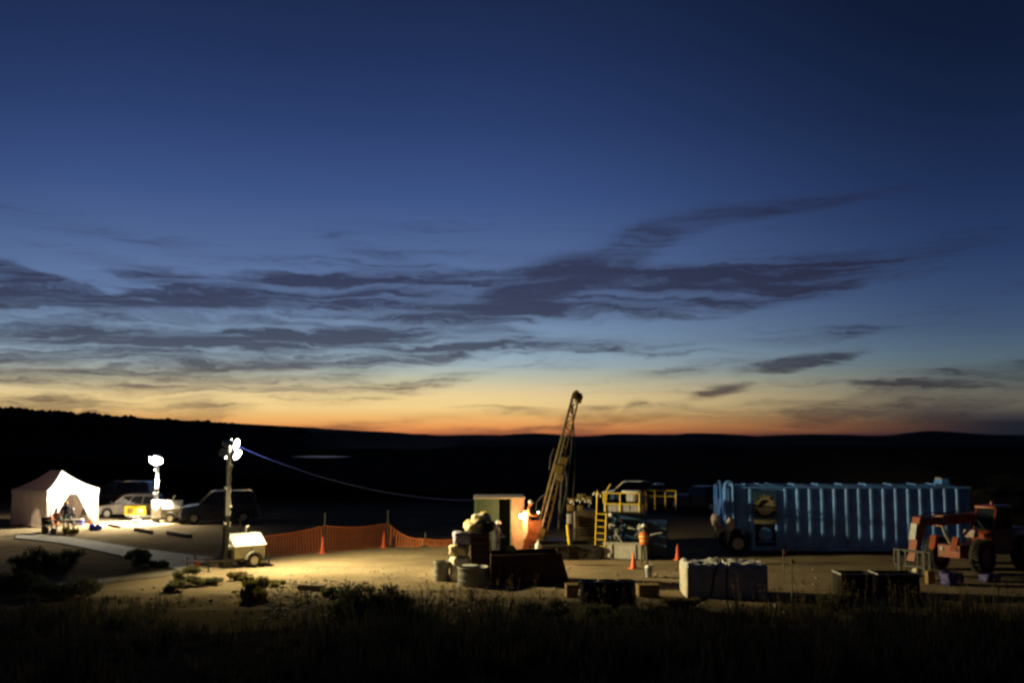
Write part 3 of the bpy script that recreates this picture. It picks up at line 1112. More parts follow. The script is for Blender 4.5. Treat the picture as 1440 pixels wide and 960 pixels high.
pk0, pk1 = Vector((TA / 2, TB / 2 - .62, TP)), Vector((TA / 2, TB / 2 + .62, TP))
cor = [Vector((0, 0, TE)), Vector((TA, 0, TE)), Vector((TA, TB, TE)), Vector((0, TB, TE))]
for (c0, c1, q0, q1, lab) in ((cor[0], cor[1], pk0, pk0, 'front'), (cor[1], cor[2], pk0, pk1, 'side'), (cor[2], cor[3], pk1, pk1, 'rear'), (cor[3], cor[0], pk1, pk0, 'side')):
    rmb = MB()
    N = 8
    rows = []
    for i in range(N + 1):
        u = i / N
        e0 = sag(c0, c1, u, .06)
        e1 = q0.lerp(q1, u)
        rows.append([sag(e0, e1, v / N, .14) for v in range(N + 1)])
    rmb.loft(rows, caps=False, closed=False)
    ro = rmb.build('roof_panel', M_TENT, tent, smooth=60)
    vl = MB()
    dirn = (c1 - c0).normalized()
    outw = Vector((dirn.y, -dirn.x, 0)) * .03
    vl.loft([[sag(c0, c1, i / N, .06) + outw + Vector((0, 0, .0)) for i in range(N + 1)], [sag(c0, c1, i / N, .05) + outw * 1.3 + Vector((0, 0, -.26 + .02 * math.sin(i * 2.1))) for i in range(N + 1)]], caps=False, closed=False)
    vl.build('valance', M_TENT, tent, smooth=60)
for c in cor:
    lg = MB()
    lg.bb(c.x - .03 + (.05 if c.x == 0 else -.05), c.x + .03 + (.05 if c.x == 0 else -.05), c.y - .03 + (.05 if c.y == 0 else -.05), c.y + .03 + (.05 if c.y == 0 else -.05), 0, TE - .05)
    lg.build('leg', M_GALV, tent)


def curtain(name, xs_top, xs_bot, ybase, fixed_axis='x', n=22, zt=TE - .02, fold=.06, at_=0.0):
    c_ = MB()
    rows = []
    for j in range(13):
        v = j / 12
        row = []
        for i in range(n + 1):
            u = i / n
            x0 = xs_top[0] + (xs_top[1] - xs_top[0]) * u
            x1 = xs_bot[0] + (xs_bot[1] - xs_bot[0]) * u
            w_ = v ** 0.8
            x = x0 + (x1 - x0) * w_
            d = fold * (0.3 + v) * math.sin(u * n * 1.15 + v * 1.3) + .1 * v * math.sin(u * 3)
            z = zt * (1 - v) + .02
            row.append((x, at_ + d, z) if fixed_axis == 'x' else (at_ + d, x, z))
        rows.append([Vector(q) for q in row])
    c_.loft(rows, caps=False, closed=False)
    return c_.build(name, M_TENT, tent, smooth=60)


curtain('front_curtain', (0.02, TA * .5), (0.0, .45), 0, 'x', 18, fold=.05)
curtain('front_curtain', (TA * .5, TA - .02), (TA - .42, TA + .12), 0, 'x', 18, fold=.05)
curtain('side_wall', (0.02, TB - .02), (-.05, TB + .05), 0, 'y', 24, fold=.035)
curtain('side_wall', (0.02, TB - .02), (-.05, TB + .05), 0, 'y', 24, fold=.035, at_=TA)
curtain('back_wall', (0.02, TA - .02), (0, TA), 0, 'x', 20, fold=.04, at_=TB)

# picnic table in front of the tent with people and gear
M_WOODL = PM('pale_wood', (0.45, 0.36, 0.22), 0.8, var=0.2, scale=9, bump=0.3)
tb = thing('picnic_table', 'pale picnic table strewn with gear in front of the tent', 'table', G(88, 748), R(12))
for k in range(5):
    q = MB()
    q.bb(-1.0, 1.0, -.4 + k * .162, -.25 + k * .162, .72, .76)
    q.build('plank', M_WOODL, tb)
for s_ in (-1, 1):
    q = MB()
    q.bb(-1.0, 1.0, s_ * .78 - .13, s_ * .78 + .13, .42, .46)
    q.build('bench_plank', M_WOODL, tb)
for x in (-.75, .75):
    q = MB()
    for s_ in (-1, 1):
        q.cyl((x, s_ * .2, .72), (x, s_ * .72, 0), .035, n=6)
    q.bb(x - .03, x + .03, -.85, .85, .36, .42)
    q.build('leg_frame', M_WOODL, tb)
base = G(88, 748)


def tbl(x, y, z=.762):
    v = Matrix.Rotation(R(12), 3, 'Z') @ Vector((x, y, z))
    return base + v


M_BLUEP = PM('blue_plastic', (0.03, 0.05, 0.55), 0.4, var=0.08)
M_REDP = PM('orange_plastic', (0.6, 0.12, 0.04), 0.4, var=0.08)
M_GREENP = PM('teal_plastic', (0.05, 0.25, 0.2), 0.4)
M_BLACKP = PM('black_plastic', (0.015, 0.015, 0.017), 0.35)
for (x, y, kind, mt, lab) in ((.1, .1, 'bottle', M_GREENP, 'green bottle on the picnic table'), (-.2, -.1, 'box', M_WHITE, 'white carton on the picnic table'), (-.75, .05, 'box', M_REDP, 'orange box at the left end of the picnic table'), (.45, -.2, 'bottle', M_WHITE, 'white jug at the right end of the picnic table')):
    q = MB()
    if kind == 'bottle':
        q.lathe([(.06, 0), (.065, .02), (.065, .17), (.03, .22), (.022, .27), (.001, .27)], 12)
    else:
        q.rbox((0, 0, .08), (.3, .2, .16), .015, 2)
        q.rbox((0, 0, .165), (.31, .21, .02), .01, 2)
    o = q.build('jug' if kind == 'bottle' else 'carton', mt)
    o.location = tbl(x, y)
    tag(o, lab, 'bottle' if kind == 'bottle' else 'box')


def cooler(label, loc, rz, body, lid):
    r_ = thing('cooler_box', label, 'cooler', loc, rz)
    q = MB()
    q.rbox((0, 0, .17), (.58, .36, .34), .04, 3)
    q.build('tub', body, r_)
    q = MB()
    q.rbox((0, 0, .372), (.61, .39, .06), .03, 3)
    q.build('lid', lid, r_)
    q = MB()
    q.tube([(-.3, 0, .25), (-.33, 0, .3), (-.2, -.21, .33), (.2, -.21, .33), (.33, 0, .3), (.3, 0, .25)], .012, 6)
    q.build('handle', lid, r_)
    return r_


cooler('blue cooler with white lid beside the picnic table', G(110, 738), R(15), M_BLUEP, M_WHITE)
for (px, py, lab, sx) in ((130, 745, 'blue bag on bright ground, left one of the pair before the tent', .45), (138, 745, 'blue bag on bright ground, right one of the pair before the tent', .42)):
    q = MB()
    q.ball((0, 0, .17), (sx * .55, .2, .22), 14, 9)
    bo = q.build('bag', M_BLUEP)
    for v in bo.data.vertices:
        v.co += Vector((1, .6, .5)) * .05 * fbm(v.co.x * 3, v.co.y * 3 + v.co.z * 4, 1.6, px)
        v.co.z = max(0, v.co.z)
    bo.name = 'stuff_sack'
    bo.location = G(px, py)
    tag(bo, lab, 'bag', 'blue bags before the tent')
    q = MB()
    q.tube([(-.06, 0, .36), (-.03, 0, .45), (.03, 0, .45), (.06, 0, .36)], .012, 5)
    q.build('handle', M_WHITE, bo)


def camp_chair(label, loc, rz, mt):
    r_ = thing('camp_chair', label, 'chair', loc, rz, 'folding camp chairs')
    q = MB()
    q.loft([[Vector((-.25, -.22, .43)), Vector((0, -.22, .38)), Vector((.25, -.22, .43))], [Vector((-.25, .2, .4)), Vector((0, .2, .35)), Vector((.25, .2, .4))]], caps=False, closed=False)
    q.build('seat', mt, r_)
    q = MB()
    q.loft([[Vector((-.26, .2, .45)), Vector((0, .25, .45)), Vector((.26, .2, .45))], [Vector((-.28, .32, .92)), Vector((0, .36, .88)), Vector((.28, .32, .92))]], caps=False, closed=False)
    q.build('backrest', mt, r_)
    for (x0, y0, x1, y1, z1) in ((-.27, -.25, .25, -.22, .43), (.27, -.25, -.25, -.22, .43), (-.27, .25, -.28, .32, .93), (.27, .25, .28, .32, .93)):
        q = MB()
        q.cyl((x0, y0, 0), (x1, y1, z1), .012, n=6)
        q.build('leg', M_DARKSTEEL, r_)
    return r_


camp_chair('dark folding camp chair at the left end of the picnic table', G(66, 749), R(30), M_BLACKP)
camp_chair('dark folding camp chair just inside the tent curtain', G(113, 734), R(-30), M_GREYC)
pp = G(76, 746)
person('person in orange jacket seated at the left of the picnic table', tbl(-.55, .78, 0), R(12), SIT, M_ORANGEC, M_JEANS, None)
person('person in grey jacket and white hat seated at the picnic table', tbl(.35, .80, 0), R(12), SIT, M_GREYC, M_JEANS, M_HAT)
person('person in dark jacket and yellow hard hat leaning behind the picnic table', tbl(-.1, 1.25, 0), R(12),
       dict(WORK, chest=(0, -.1, 1.28), belly=(0, -.03, 1.1), neckb=(0, -.16, 1.44), neck=(0, -.19, 1.5), jaw=(0, -.24, 1.55), head=(0, -.24, 1.635), crown=(0, -.23, 1.71), shL=(.185, -.15, 1.4), shR=(-.185, -.15, 1.4), elL=(.24, -.25, 1.15), elR=(-.24, -.25, 1.15), wrL=(.16, -.45, 1.0), wrR=(-.16, -.45, 1.0), haL=(.15, -.52, .96), haR=(-.15, -.52, .96)),
       M_NAVY, M_JEANS, M_HATY)
# duffel and crate heap at the foot of the table
for (px, py, mt, lab, sc) in ((63, 751, M_OLIVE, 'olive rucksack dropped beside the camp chair', .5), (75, 753, M_GREYC, 'grey rucksack at the foot of the picnic table', .45), (92, 752, M_TANC, 'tan rucksack under the picnic table near the bush', .4), (128, 737, M_REDP, 'orange dry bag by the tent curtain edge', .34)):
    q = MB()
    q.ball((0, 0, sc * .5), (sc * .42, sc * .32, sc * .55), 12, 9)
    bo = q.build('rucksack', mt)
    for v in bo.data.vertices:
        v.co += Vector((1, 1, .6)) * .09 * sc * fbm(v.co.x * 5, v.co.y * 5 + v.co.z * 4, 1.3, px)
        v.co.z = max(0, v.co.z)
    bo.location = G(px, py)
    tag(bo, lab, 'bag')
    q = MB()
    q.ball((0, -sc * .3, sc * .38), (sc * .26, sc * .12, sc * .24), 8, 6)
    q.build('pocket', mt, bo)


# ------------------------------------------------------------------ vehicles
M_VWHITE = PM('car_white', (0.26, 0.23, 0.2), 0.3, var=0.05, coat=0.6, dust=0.2)
M_VDARK = PM('car_dark_blue', (0.02, 0.03, 0.07), 0.25, var=0.1, coat=0.8)
M_VBLACK = PM('car_black', (0.012, 0.012, 0.015), 0.25, var=0.1, coat=0.8)
M_VSILVER = PM('car_silver', (0.3, 0.3, 0.31), 0.35, metal=0.3, var=0.06, coat=0.5)
M_TRIM = PM('car_trim', (0.02, 0.02, 0.02), 0.5)
M_HEADL = PM('headlamp_glass', (0.6, 0.6, 0.6), 0.1, spec=0.8)
M_TAIL = PM('tail_lamp', (0.4, 0.01, 0.01), 0.2)
M_G = GLASS()


def vehicle(name, label, cat, loc, rz, paint, L=4.6, W=1.85, H=1.75, kind='suv', open_door=False, group=None):
    """front towards +x; origin on the ground in the middle"""
    t = thing(name, label, cat, loc, rz, group)
    wr = .37 if H > 1.7 else .34
    xf, xr = L / 2 - .88, -L / 2 + .95
    belt, sill = .58 * H, .27
    hood = L / 2 - 1.25

    def arch(x0):
        return [(x0 + (wr + .06) * math.cos(R(a)), wr + (wr + .06) * math.sin(R(a))) for a in range(0, 181, 20)]
    lower = [(L / 2 - .06, sill + .02), (L / 2, .5), (L / 2 - .02, .72), (L / 2 - .12, belt - .14), (hood + .15, belt + .0)]
    if kind == 'pickup':
        bedx = -.35
        lower += [(bedx, belt + .02), (bedx - .02, belt), (-L / 2 + .02, belt), (-L / 2, .5), (-L / 2 + .05, sill + .05)]
    else:
        lower += [(-L / 2 + .06, belt + .02), (-L / 2, .6), (-L / 2 + .06, sill + .03)]
    lower += list(reversed([(2 * xr - x, z) if False else (x, z) for x, z in arch(xr)])) if False else []
    bot = [(xr - wr - .06, sill)] + [(x, z) for x, z in reversed(arch(xr))] + [(xr + wr + .06, sill), (xf - wr - .06, sill)] + [(x, z) for x, z in reversed(arch(xf))] + [(xf + wr + .06, sill)]
    poly = lower + bot
    m_ = MB()
    m_.prism(poly, -W / 2, W / 2)
    m_.bb(-L / 2 + .3, L / 2 - .3, -W / 2 + .28, W / 2 - .28, .3, belt - .1)
    m_.build('body', paint, t, bevel=.05)
    # greenhouse: tapers inwards to the roof
    if kind == 'pickup':
        gh = [(hood + .1, belt), (hood - .62, H - .06), (hood - .8, H), (-.15, H), (-.25, H - .06), (-.38, belt)]
    else:
        gh = [(hood + .1, belt), (hood - .72, H - .06), (hood - .92, H), (-L / 2 + .55, H), (-L / 2 + .32, H - .08), (-L / 2 + .08, belt)]
    c_ = MB()
    ins = .15

    def pt(x, z, s_, e=0.0):
        k = (z - belt) / (H - belt)
        return Vector((x, s_ * (W / 2 - .02 - ins * k + e), z))
    c_.loft([[pt(x, z, -1) for x, z in gh], [pt(x, z, 1) for x, z in gh]])
    cab = c_.build('cab', paint, t, bevel=.03)
    z0, z1 = belt + .04, H - .13
    xa, xb = gh[0][0] - .16, gh[-1][0] + .12

    def xon(z, front):
        (x0, q0), (x1, q1) = (gh[0], gh[1]) if front else (gh[-1], gh[-2])
        return x0 + (x1 - x0) * (z - q0) / (q1 - q0)
    xl0, xl1, xt0, xt1 = xon(z0, 1) - .14, xon(z0, 0) + .1, xon(z1, 1) - .1, xon(z1, 0) + .08
    nw = 2 if kind == 'pickup' else 3
    for s_ in (-1, 1):
        for k in range(nw):
            u0, u1 = k / nw + .02, (k + 1) / nw - .02
            q = MB()
            q.face([pt(xl0 + (xl1 - xl0) * u0, z0, s_, .006), pt(xl0 + (xl1 - xl0) * u1, z0, s_, .006), pt(xt0 + (xt1 - xt0) * u1, z1, s_, .006), pt(xt0 + (xt1 - xt0) * u0, z1, s_, .006)])
            q.build('window', M_G, cab, smooth=0)
            sm = MB()
            xx = xl0 + (xl1 - xl0) * u1
            sm.bb(xx - .006 - .03, xx + .006 - .03, s_ * (W / 2) - .006, s_ * (W / 2) + .004, .45, belt - .04)
            sm.bb(xx + .12, xx + .28, s_ * (W / 2) - .004, s_ * (W / 2) + .02, belt - .16, belt - .12)
            sm.build('door_handle', M_TRIM, t)
    q = MB()
    dvn = Vector((.006, 0, .006))
    q.face([pt(xon(z0, 1), z0, -1, -.1) + dvn, pt(xon(z0, 1), z0, 1, -.1) + dvn, pt(xon(z1 + .04, 1), z1 + .04, 1, -.08) + dvn, pt(xon(z1 + .04, 1), z1 + .04, -1, -.08) + dvn])
    q.build('windscreen', M_G, cab, smooth=0)
    q = MB()
    dvn = Vector((-.006, 0, .006))
    q.face([pt(xon(z0, 0), z0, -1, -.12) + dvn, pt(xon(z0, 0), z0, 1, -.12) + dvn, pt(xon(z1, 0), z1, 1, -.1) + dvn, pt(xon(z1, 0), z1, -1, -.1) + dvn])
    q.build('rear_window', M_G, cab, smooth=0)
    for x in (xf, xr):
        for s_ in (-1, 1):
            wheel(t, Vector((x, s_ * (W / 2 - .12), wr)), wr, .24, Vector((0, s_, 0)))
    for s_ in (-1, 1):
        q = MB()
        q.box((L / 2 - .06, s_ * (W / 2 - .26), .66), (.12, .36, .15))
        q.build('headlight', M_HEADL, t)
        q = MB()
        q.box((-L / 2 + .03, s_ * (W / 2 - .12), .82), (.1, .16, .3))
        q.build('tail_light', M_TAIL, t)
        q = MB()
        q.box((hood - .05, s_ * (W / 2 + .12), belt + .1), (.12, .22, .17))
        q.build('wing_mirror', M_TRIM, t)
    for x, nm in ((L / 2 + .0, 'front_bumper'), (-L / 2 - .0, 'rear_bumper')):
        q = MB()
        q.rbox((x, 0, .44), (.2, W - .1, .2), .06, 3)
        q.build(nm, M_TRIM if kind == 'suv' else M_RIM, t)
    gr = MB()
    for k in range(4):
        gr.bb(L / 2 - .03, L / 2 + .015, -W / 2 + .5, W / 2 - .5, .58 + k * .05, .61 + k * .05)
    gr.build('grille', M_TRIM, t)
    if kind == 'pickup':
        bd = MB()
        bd.bb(-L / 2 + .1, bedx - .05, -W / 2 + .1, W / 2 - .1, belt - .02, belt + .012)
        bd.build('bed', M_TRIM, t)
    else:
        for s_ in (-1, 1):
            rr = MB()
            rr.tube([(gh[2][0] - .1, s_ * (W / 2 - .3), H), (gh[2][0] - .2, s_ * (W / 2 - .3), H + .07), (gh[3][0] + .2, s_ * (W / 2 - .3), H + .07), (gh[3][0] + .1, s_ * (W / 2 - .3), H)], .018, 6)
            rr.build('roof_rail', M_TRIM, t)
    if open_door:
        d_ = MB()
        fr = [(0, .4), (1.0, .4), (1.0, belt), (.62, H - .1), (.1, H - .08), (0, belt)]
        ir = [(.1, belt + .04), (.92, belt + .04), (.6, H - .17), (.14, H - .16)]
        d_.prism([(0, .4), (1.0, .4), (1.0, belt), (0, belt)], -.04, .04)
        for a, b2 in zip(ir, ir[1:] + ir[:1]):
            d_.tube([(a[0], 0, a[1]), (b2[0], 0, b2[1])], .035, 6)
        do = d_.build('open_door', PM('door_lining', (0.22, 0.21, 0.19), .6), t)
        do.location = (hood - 1.05 + .95, -W / 2 - .02, 0)
        do.rotation_euler = (0, 0, R(180 + 62))
    return t


vehicle('sport_utility_vehicle', 'white sport utility vehicle parked behind the yellow generator', 'car', G(184, 727), R(180), M_VWHITE, 4.5, 1.8, 1.66)
vehicle('sport_utility_vehicle', 'large black sport utility vehicle parked right of the tan light tower', 'car', G(308, 734), R(198), M_VDARK, 5.0, 2.0, 2.12)
vehicle('panel_van', 'black van half hidden behind the white tent', 'van', G(168, 716), R(182), M_VBLACK, 5.4, 2.0, 2.2)
vehicle('pickup_truck', 'dark pickup truck with an open door parked behind the blue tank', 'truck', G(984, 716), R(-48), M_VDARK, 5.4, 1.95, 1.85, 'pickup', True)
vehicle('pickup_truck', 'silver pickup truck parked between the other trucks behind the blue unit', 'truck', G(930, 712), R(170), M_VSILVER, 5.2, 1.9, 1.85, 'pickup')
vehicle('sport_utility_vehicle', 'black sport utility vehicle seen above the yellow handrails', 'car', G(882, 708), R(175), M_VBLACK, 4.6, 1.85, 1.9)

# yellow generator set in front of the white car
M_YEL = PM('machine_yellow', (0.68, 0.42, 0.02), 0.4, var=0.08, coat=0.3)
g_ = thing('portable_generator', 'yellow portable generator on wheels before the white car', 'generator', G(191, 731), R(4))
q = MB()
q.rbox((0, 0, .68), (1.4, .7, .62), .06, 3)
gb = q.build('casing', M_YEL, g_)
for k in range(4):
    q = MB()
    q.bb(-.5, -.1, -.365, -.352, .5 + k * .09, .55 + k * .09)
    q.build('vent', M_LOUVRE, gb)
q = MB()
q.bb(.15, .55, -.37, -.352, .52, .82)
q.build('control_panel', M_GALV, gb)
for s_ in (-1, 1):
    wheel(g_, Vector((.35, s_ * .42, .22)), .22, .12, Vector((0, s_, 0)))
q = MB()
q.cyl((-.5, 0, 0), (-.5, 0, .4), .04, n=8).bb(-.6, .6, -.25, .25, .32, .38)
q.build('skid', M_DARKSTEEL, g_)
q = MB()
q.cyl((.1, 0, .98), (.1, 0, 1.12), .04, n=8)
q.build('exhaust_pipe', M_GALV, g_)
bx = MB()
bx.rbox((0, 0, .12), (.5, .34, .24), .03, 3)
o = bx.build('tool_box', M_WHITE)
o.location = G(192, 736)
tag(o, 'small white tool box on the ground by the yellow generator', 'box')
q = MB()
q.tube([(-.12, 0, .24), (-.12, 0, .3), (.12, 0, .3), (.12, 0, .24)], .012, 5)
q.build('handle', M_REDP, o)

# ------------------------------------------------------------------ orange barrier fence
M_NET = PM('orange_netting', (0.85, 0.24, 0.06), 0.6, var=0.12, scale=5)
M_POST = PM('fence_post_steel', (0.16, 0.15, 0.1), 0.6, metal=0.4, var=0.3)
fp = [G(337, 783), G(456, 776), G(545, 768), at(598, 766, 53.0)]
fp[3].z = 0
fence_end = at(642, 765, 53.6)
fence_end.z = 0
f0 = fp[0].copy()
fence = thing('barrier_fence', 'sagging orange barrier netting fence strung on steel posts', 'fence', f0)
for k, q_ in enumerate(fp):
    q = MB()
    h = (1.9, 1.95, 1.9, .75)[k]
    b0 = q_ - f0
    q.cyl(b0, b0 + Vector((.01, 0, h)), .024, n=6)
    q.bb(b0.x - .035, b0.x + .035, b0.y - .008, b0.y + .008, .3, h)
    q.build('post', M_POST, fence)
spans = [(fp[0], fp[1], .98, 1.3, .14, 0.0), (fp[1], fp[2], 1.3, 1.2, .13, 0.02), (fp[2], fp[3], 1.2, .42, .30, .0), (fp[3], fence_end, .42, .36, .05, .0)]
for (a, b2, ha, hb, sg, lift) in spans:
    net = MB()
    Ls = (b2 - a).length
    N = max(6, int(Ls / .15))
    top, bot, prevs = [], [], None
    rng = random.Random(int(Ls * 100))
    for i in range(N + 1):
        u = i / N
        g0 = a.lerp(b2, u) - f0
        ht = ha + (hb - ha) * u - 4 * sg * u * (1 - u)
        if ha > 1 and hb < 1:
            ht = hb + (ha - hb) * (1 - u) ** 2.6
        lb = .03 + .18 * (abs(2 * u - 1) ** 6)
        bow = .10 * math.sin(u * math.pi) + .02 * math.sin(i * 1.7)
        lean = .05 * math.sin(u * 6) * ht
        P0 = g0 + Vector((0, -bow, lb))
        P1 = g0 + Vector((lean, -bow * .4, ht))
        dv = (b2 - a).normalized() * (.024)
        prevs_now = [P0.lerp(P1, j / 8) for j in range(9)]
        net.face([P0 - dv, P0 + dv, P1 + dv, P1 - dv])
        if prevs:
            for j in range(9):
                hh = .006 if j not in (0, 8) else .02
                net.face([prevs[j] - Vector((0, 0, hh)), prevs_now[j] - Vector((0, 0, hh)), prevs_now[j] + Vector((0, 0, hh)), prevs[j] + Vector((0, 0, hh))])
        prevs = prevs_now
    net.build('netting', M_NET, fence, smooth=0)

M_CONE = PM('cone_orange', (0.9, 0.14, 0.03), 0.45, var=0.06)


def cone(label, loc, h=.72, tilt=0.0, mat=None):
    t = thing('traffic_cone', label, 'traffic cone', loc, random.uniform(0, 1), 'orange traffic cones')
    q = MB()
    q.rbox((0, 0, .02), (.38, .38, .04), .04, 3)
    q.build('base', mat or M_CONE, t)
    q = MB()
    q.lathe([(.15, .04), (.135, .06), (.03, h - .02), (.024, h), (.001, h)], 18)
    q.build('cone_body', mat or M_CONE, t)
    t.rotation_euler.x = tilt
    return t


cone('orange traffic cone between the worker and the dark bin', G(891, 799))
cone('orange traffic cone left of the wrapped white bales', G(953, 787))
cone('tall orange traffic cone at the middle fence post', G(455, 777) + Vector((0, -.3, 0)), .85)
cone('tall orange traffic cone at the right hand fence post', G(541, 769) + Vector((0, -.3, 0)), .85)


# ------------------------------------------------------------------ green shed with a work lamp at its corner
M_GREEN = PM('shed_green', (0.1, 0.17, 0.11), 0.55, var=0.15, scale=3, dust=0.35)
M_TANP = PM('shed_tan_panel', (0.55, 0.33, 0.2), 0.6, var=0.15, scale=3, dust=0.3)
M_ROOF = PM('shed_roof', (0.4, 0.36, 0.24), 0.5, var=0.15)
M_BLACK = PM('matt_black', (0.012, 0.011, 0.01), 0.8)
M_SIGNY = PM('sign_yellow', (0.75, 0.55, 0.02), 0.5, var=0.04)
SH = at(667, 779, 48.6)
SH.z = 0
shed = thing('site_shed', 'green site shed with a dark doorway and yellow sign', 'shed', SH, R(2))
Hs = 2.78
q = MB()
q.bb(0, 1.15, 0, .06, .12, Hs)
gpan = q.build('front_wall', M_GREEN, shed)
for k in range(6):
    q = MB()
    q.bb(.12 + k * .19, .15 + k * .19, -.022, 0, .15, Hs - .03)
    q.build('wall_rib', M_GREEN, gpan)
q = MB()
q.bb(1.76, 2.4, 0, .06, .12, Hs)
q.build('door_panel', M_TANP, shed)
q = MB()
q.bb(0, .06, .06, 2.4, .12, Hs).bb(2.34, 2.4, .06, 2.4, .12, Hs).bb(.06, 2.34, 2.34, 2.4, .12, Hs)
q.build('wall', M_GREEN, shed)
q = MB()
q.bb(-.05, 2.45, -.07, 2.46, Hs, Hs + .07)
q.build('roof', M_ROOF, shed)
q = MB()
q.bb(0, 2.4, 0, 2.4, .0, .12)
q.build('floor_skid', M_DARKSTEEL, shed)
q = MB()
q.bb(.28, .56, -.04, -.024, 1.88, 2.2)
q.build('warning_sign', M_SIGNY, shed)
q = MB()
q.bb(1.12, 1.18, -.03, .0, .12, Hs).bb(1.73, 1.79, -.03, .0, .12, Hs)
q.build('door_frame', M_GREEN, shed)
# work lamp
LAMPW = at(733, 725, 48.0)
lampt = thing('work_lamp', 'glowing bulkhead work lamp hung at the right corner of the green shed', 'lamp', LAMPW)
q = MB()
q.ball((0, 0, 0), (.10, .10, .12), 12, 9)
q.build('bulb', EM('lit_bulb', (1.0, 0.66, 0.3), 34.0), lampt)
q = MB()
q.cyl((0, 0, .1), (0, 0, .2), .06, .03, 10).tube([(0, 0, .2), (0, .15, .28), (0, .45, .2)], .012, 5)
q.build('lamp_holder', M_DARKSTEEL, lampt)
l = bpy.data.lights.new('work_light', 'POINT')
l.energy = 190
l.color = (1.0, 0.5, 0.2)
l.shadow_soft_size = 0.13
lo_ = bpy.data.objects.new('work_light', l)
COL.objects.link(lo_)
lo_.location = LAMPW + Vector((.0, -.14, 0))

# ------------------------------------------------------------------ core drilling rig
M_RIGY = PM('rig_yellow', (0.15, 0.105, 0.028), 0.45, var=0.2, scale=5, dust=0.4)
M_RIGO = PM('rig_orange', (0.62, 0.17, 0.05), 0.5, var=0.15, scale=4, dust=0.3)
M_GREYP = PM('grey_paint', (0.36, 0.36, 0.34), 0.5, var=0.12, dust=0.2)
RY = 48.8
M_HOSE = PM('hose_grey', (0.05, 0.05, 0.05), 0.5)
rigloc = at(790, 785, RY)
rigloc.z = 0
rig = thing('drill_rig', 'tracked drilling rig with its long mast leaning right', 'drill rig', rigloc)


def rl(px, py, dY=0.0):
    return at(px, py, RY + dY) - rigloc


mb0, mt0 = rl(757, 766), rl(811, 553)
ax = (mt0 - mb0).normalized()
sd = Vector((ax.z, 0, -ax.x))        # across the mast in the picture plane, to the right
dp = Vector((0, 1, 0))
LEN = (mt0 - mb0).length
WM, DM = .25, .24


def mp3(u, a, c):
    k = 1.0 - .4 * u
    return mb0 + ax * (LEN * u) + sd * (a * WM * k) + dp * (c * DM * k)


for a in (-1, 1):
    for c in (-1, 1):
        q = MB()
        q.tube([mp3(0, a, c), mp3(1, a, c)], .055 if a < 0 else .04, 6)
        q.build('mast_rail', M_RIGY, rig)
NB_ = 19
for k in range(NB_):
    u0, u1 = k / NB_, (k + 1) / NB_
    for c in (-1, 1):
        q = MB()
        q.tube([mp3(u0, -1 if k % 2 else 1, c), mp3(u1, 1 if k % 2 else -1, c)], .022, 5)
        q.build('mast_brace', M_RIGY, rig)
        q = MB()
        q.tube([mp3(u1, -1, c), mp3(u1, 1, c)], .02, 5)
        q.build('mast_rung', M_RIGY, rig)
q = MB()
q.tube([mp3(0, -.2, -1.4), mp3(.72, -.2, -1.4)], .035, 8)
q.tube([mp3(.0, -.2, -1.4), mp3(.4, -.2, -1.4)], .05, 8)
q.build('feed_cylinder', PM('ram_steel', (0.22, 0.2, 0.15), 0.4, metal=0.5), rig)
# crown block with sheaves
cr = MB()
top = mp3(1, 0, 0)
cr._add([top + sd * x + dp * y + ax * z for x, y, z in ((-.14, -.2, -.25), (.3, -.2, -.45), (.34, -.2, -.1), (-.02, -.2, .16), (-.14, -.2, .1))] + [top + sd * x + dp * y + ax * z for x, y, z in ((-.14, .2, -.25), (.3, .2, -.45), (.34, .2, -.1), (-.02, .2, .16), (-.14, .2, .1))],
        [(0, 1, 2, 3, 4), (9, 8, 7, 6, 5)] + [(i, i + 5, (i + 1) % 5 + 5, (i + 1) % 5) for i in range(5)])
cro = cr.build('crown_block', M_RIGY, rig)
for y in (-.24, .24):
    q = MB()
    c = top + sd * .14 - ax * .1
    q.cyl(c + dp * (y - .03), c + dp * (y + .03), .16, n=16)
    q.build('sheave', M_DARKSTEEL, cro)
# drill head and carriage half way up
q = MB()
for (u, a, sx, sz) in ((.50, .1, .42, .4), (.56, .9, .3, .35), (.45, .9, .34, .3)):
    c = mp3(u, a, -1.2)
    q.box(c, (sx, .36, sz), ry=math.atan2(ax.x, ax.z))
q.build('drill_head', M_RIGY, rig)
for us in ([(.58, -1.9), (.62, -2.2), (.56, -2.4), (.48, -1.8)], [(.2, -2.2), (.26, -2.6), (.3, -2.0), (.32, -1.2)]):
    q = MB()
    q.tube([mp3(u_, a_, 0) for u_, a_ in us], .04, 6)
    q.build('hose_guide', M_HOSE, rig)
for k, (p0_, p1_, s_) in enumerate((((803, 560), (800, 742), .04), ((806, 566), (786, 742), .03), ((800, 640), (803, 730), -.06))):
    q = MB()
    a, b2 = rl(*p0_, -.1 + .1 * k), rl(*p1_, .2 * k)
    pts = [a.lerp(b2, j / 14) + Vector((s_ * 6 * math.sin(math.pi * j / 14), 0, 0)) for j in range(15)]
    q.tube(pts, .028, 6)
    q.build('hydraulic_hose', M_HOSE, rig)
for (p0_, p1_) in (((800, 742), (796, 660)), ((786, 744), (790, 668))):
    q = MB()
    a, b2 = rl(*p0_, .35), rl(*p1_, .1)
    q.tube([a, b2], .05, 8)
    q.tube([a, a.lerp(b2, .55)], .08, 8)
    q.build('mast_ram', M_HOSE, rig)
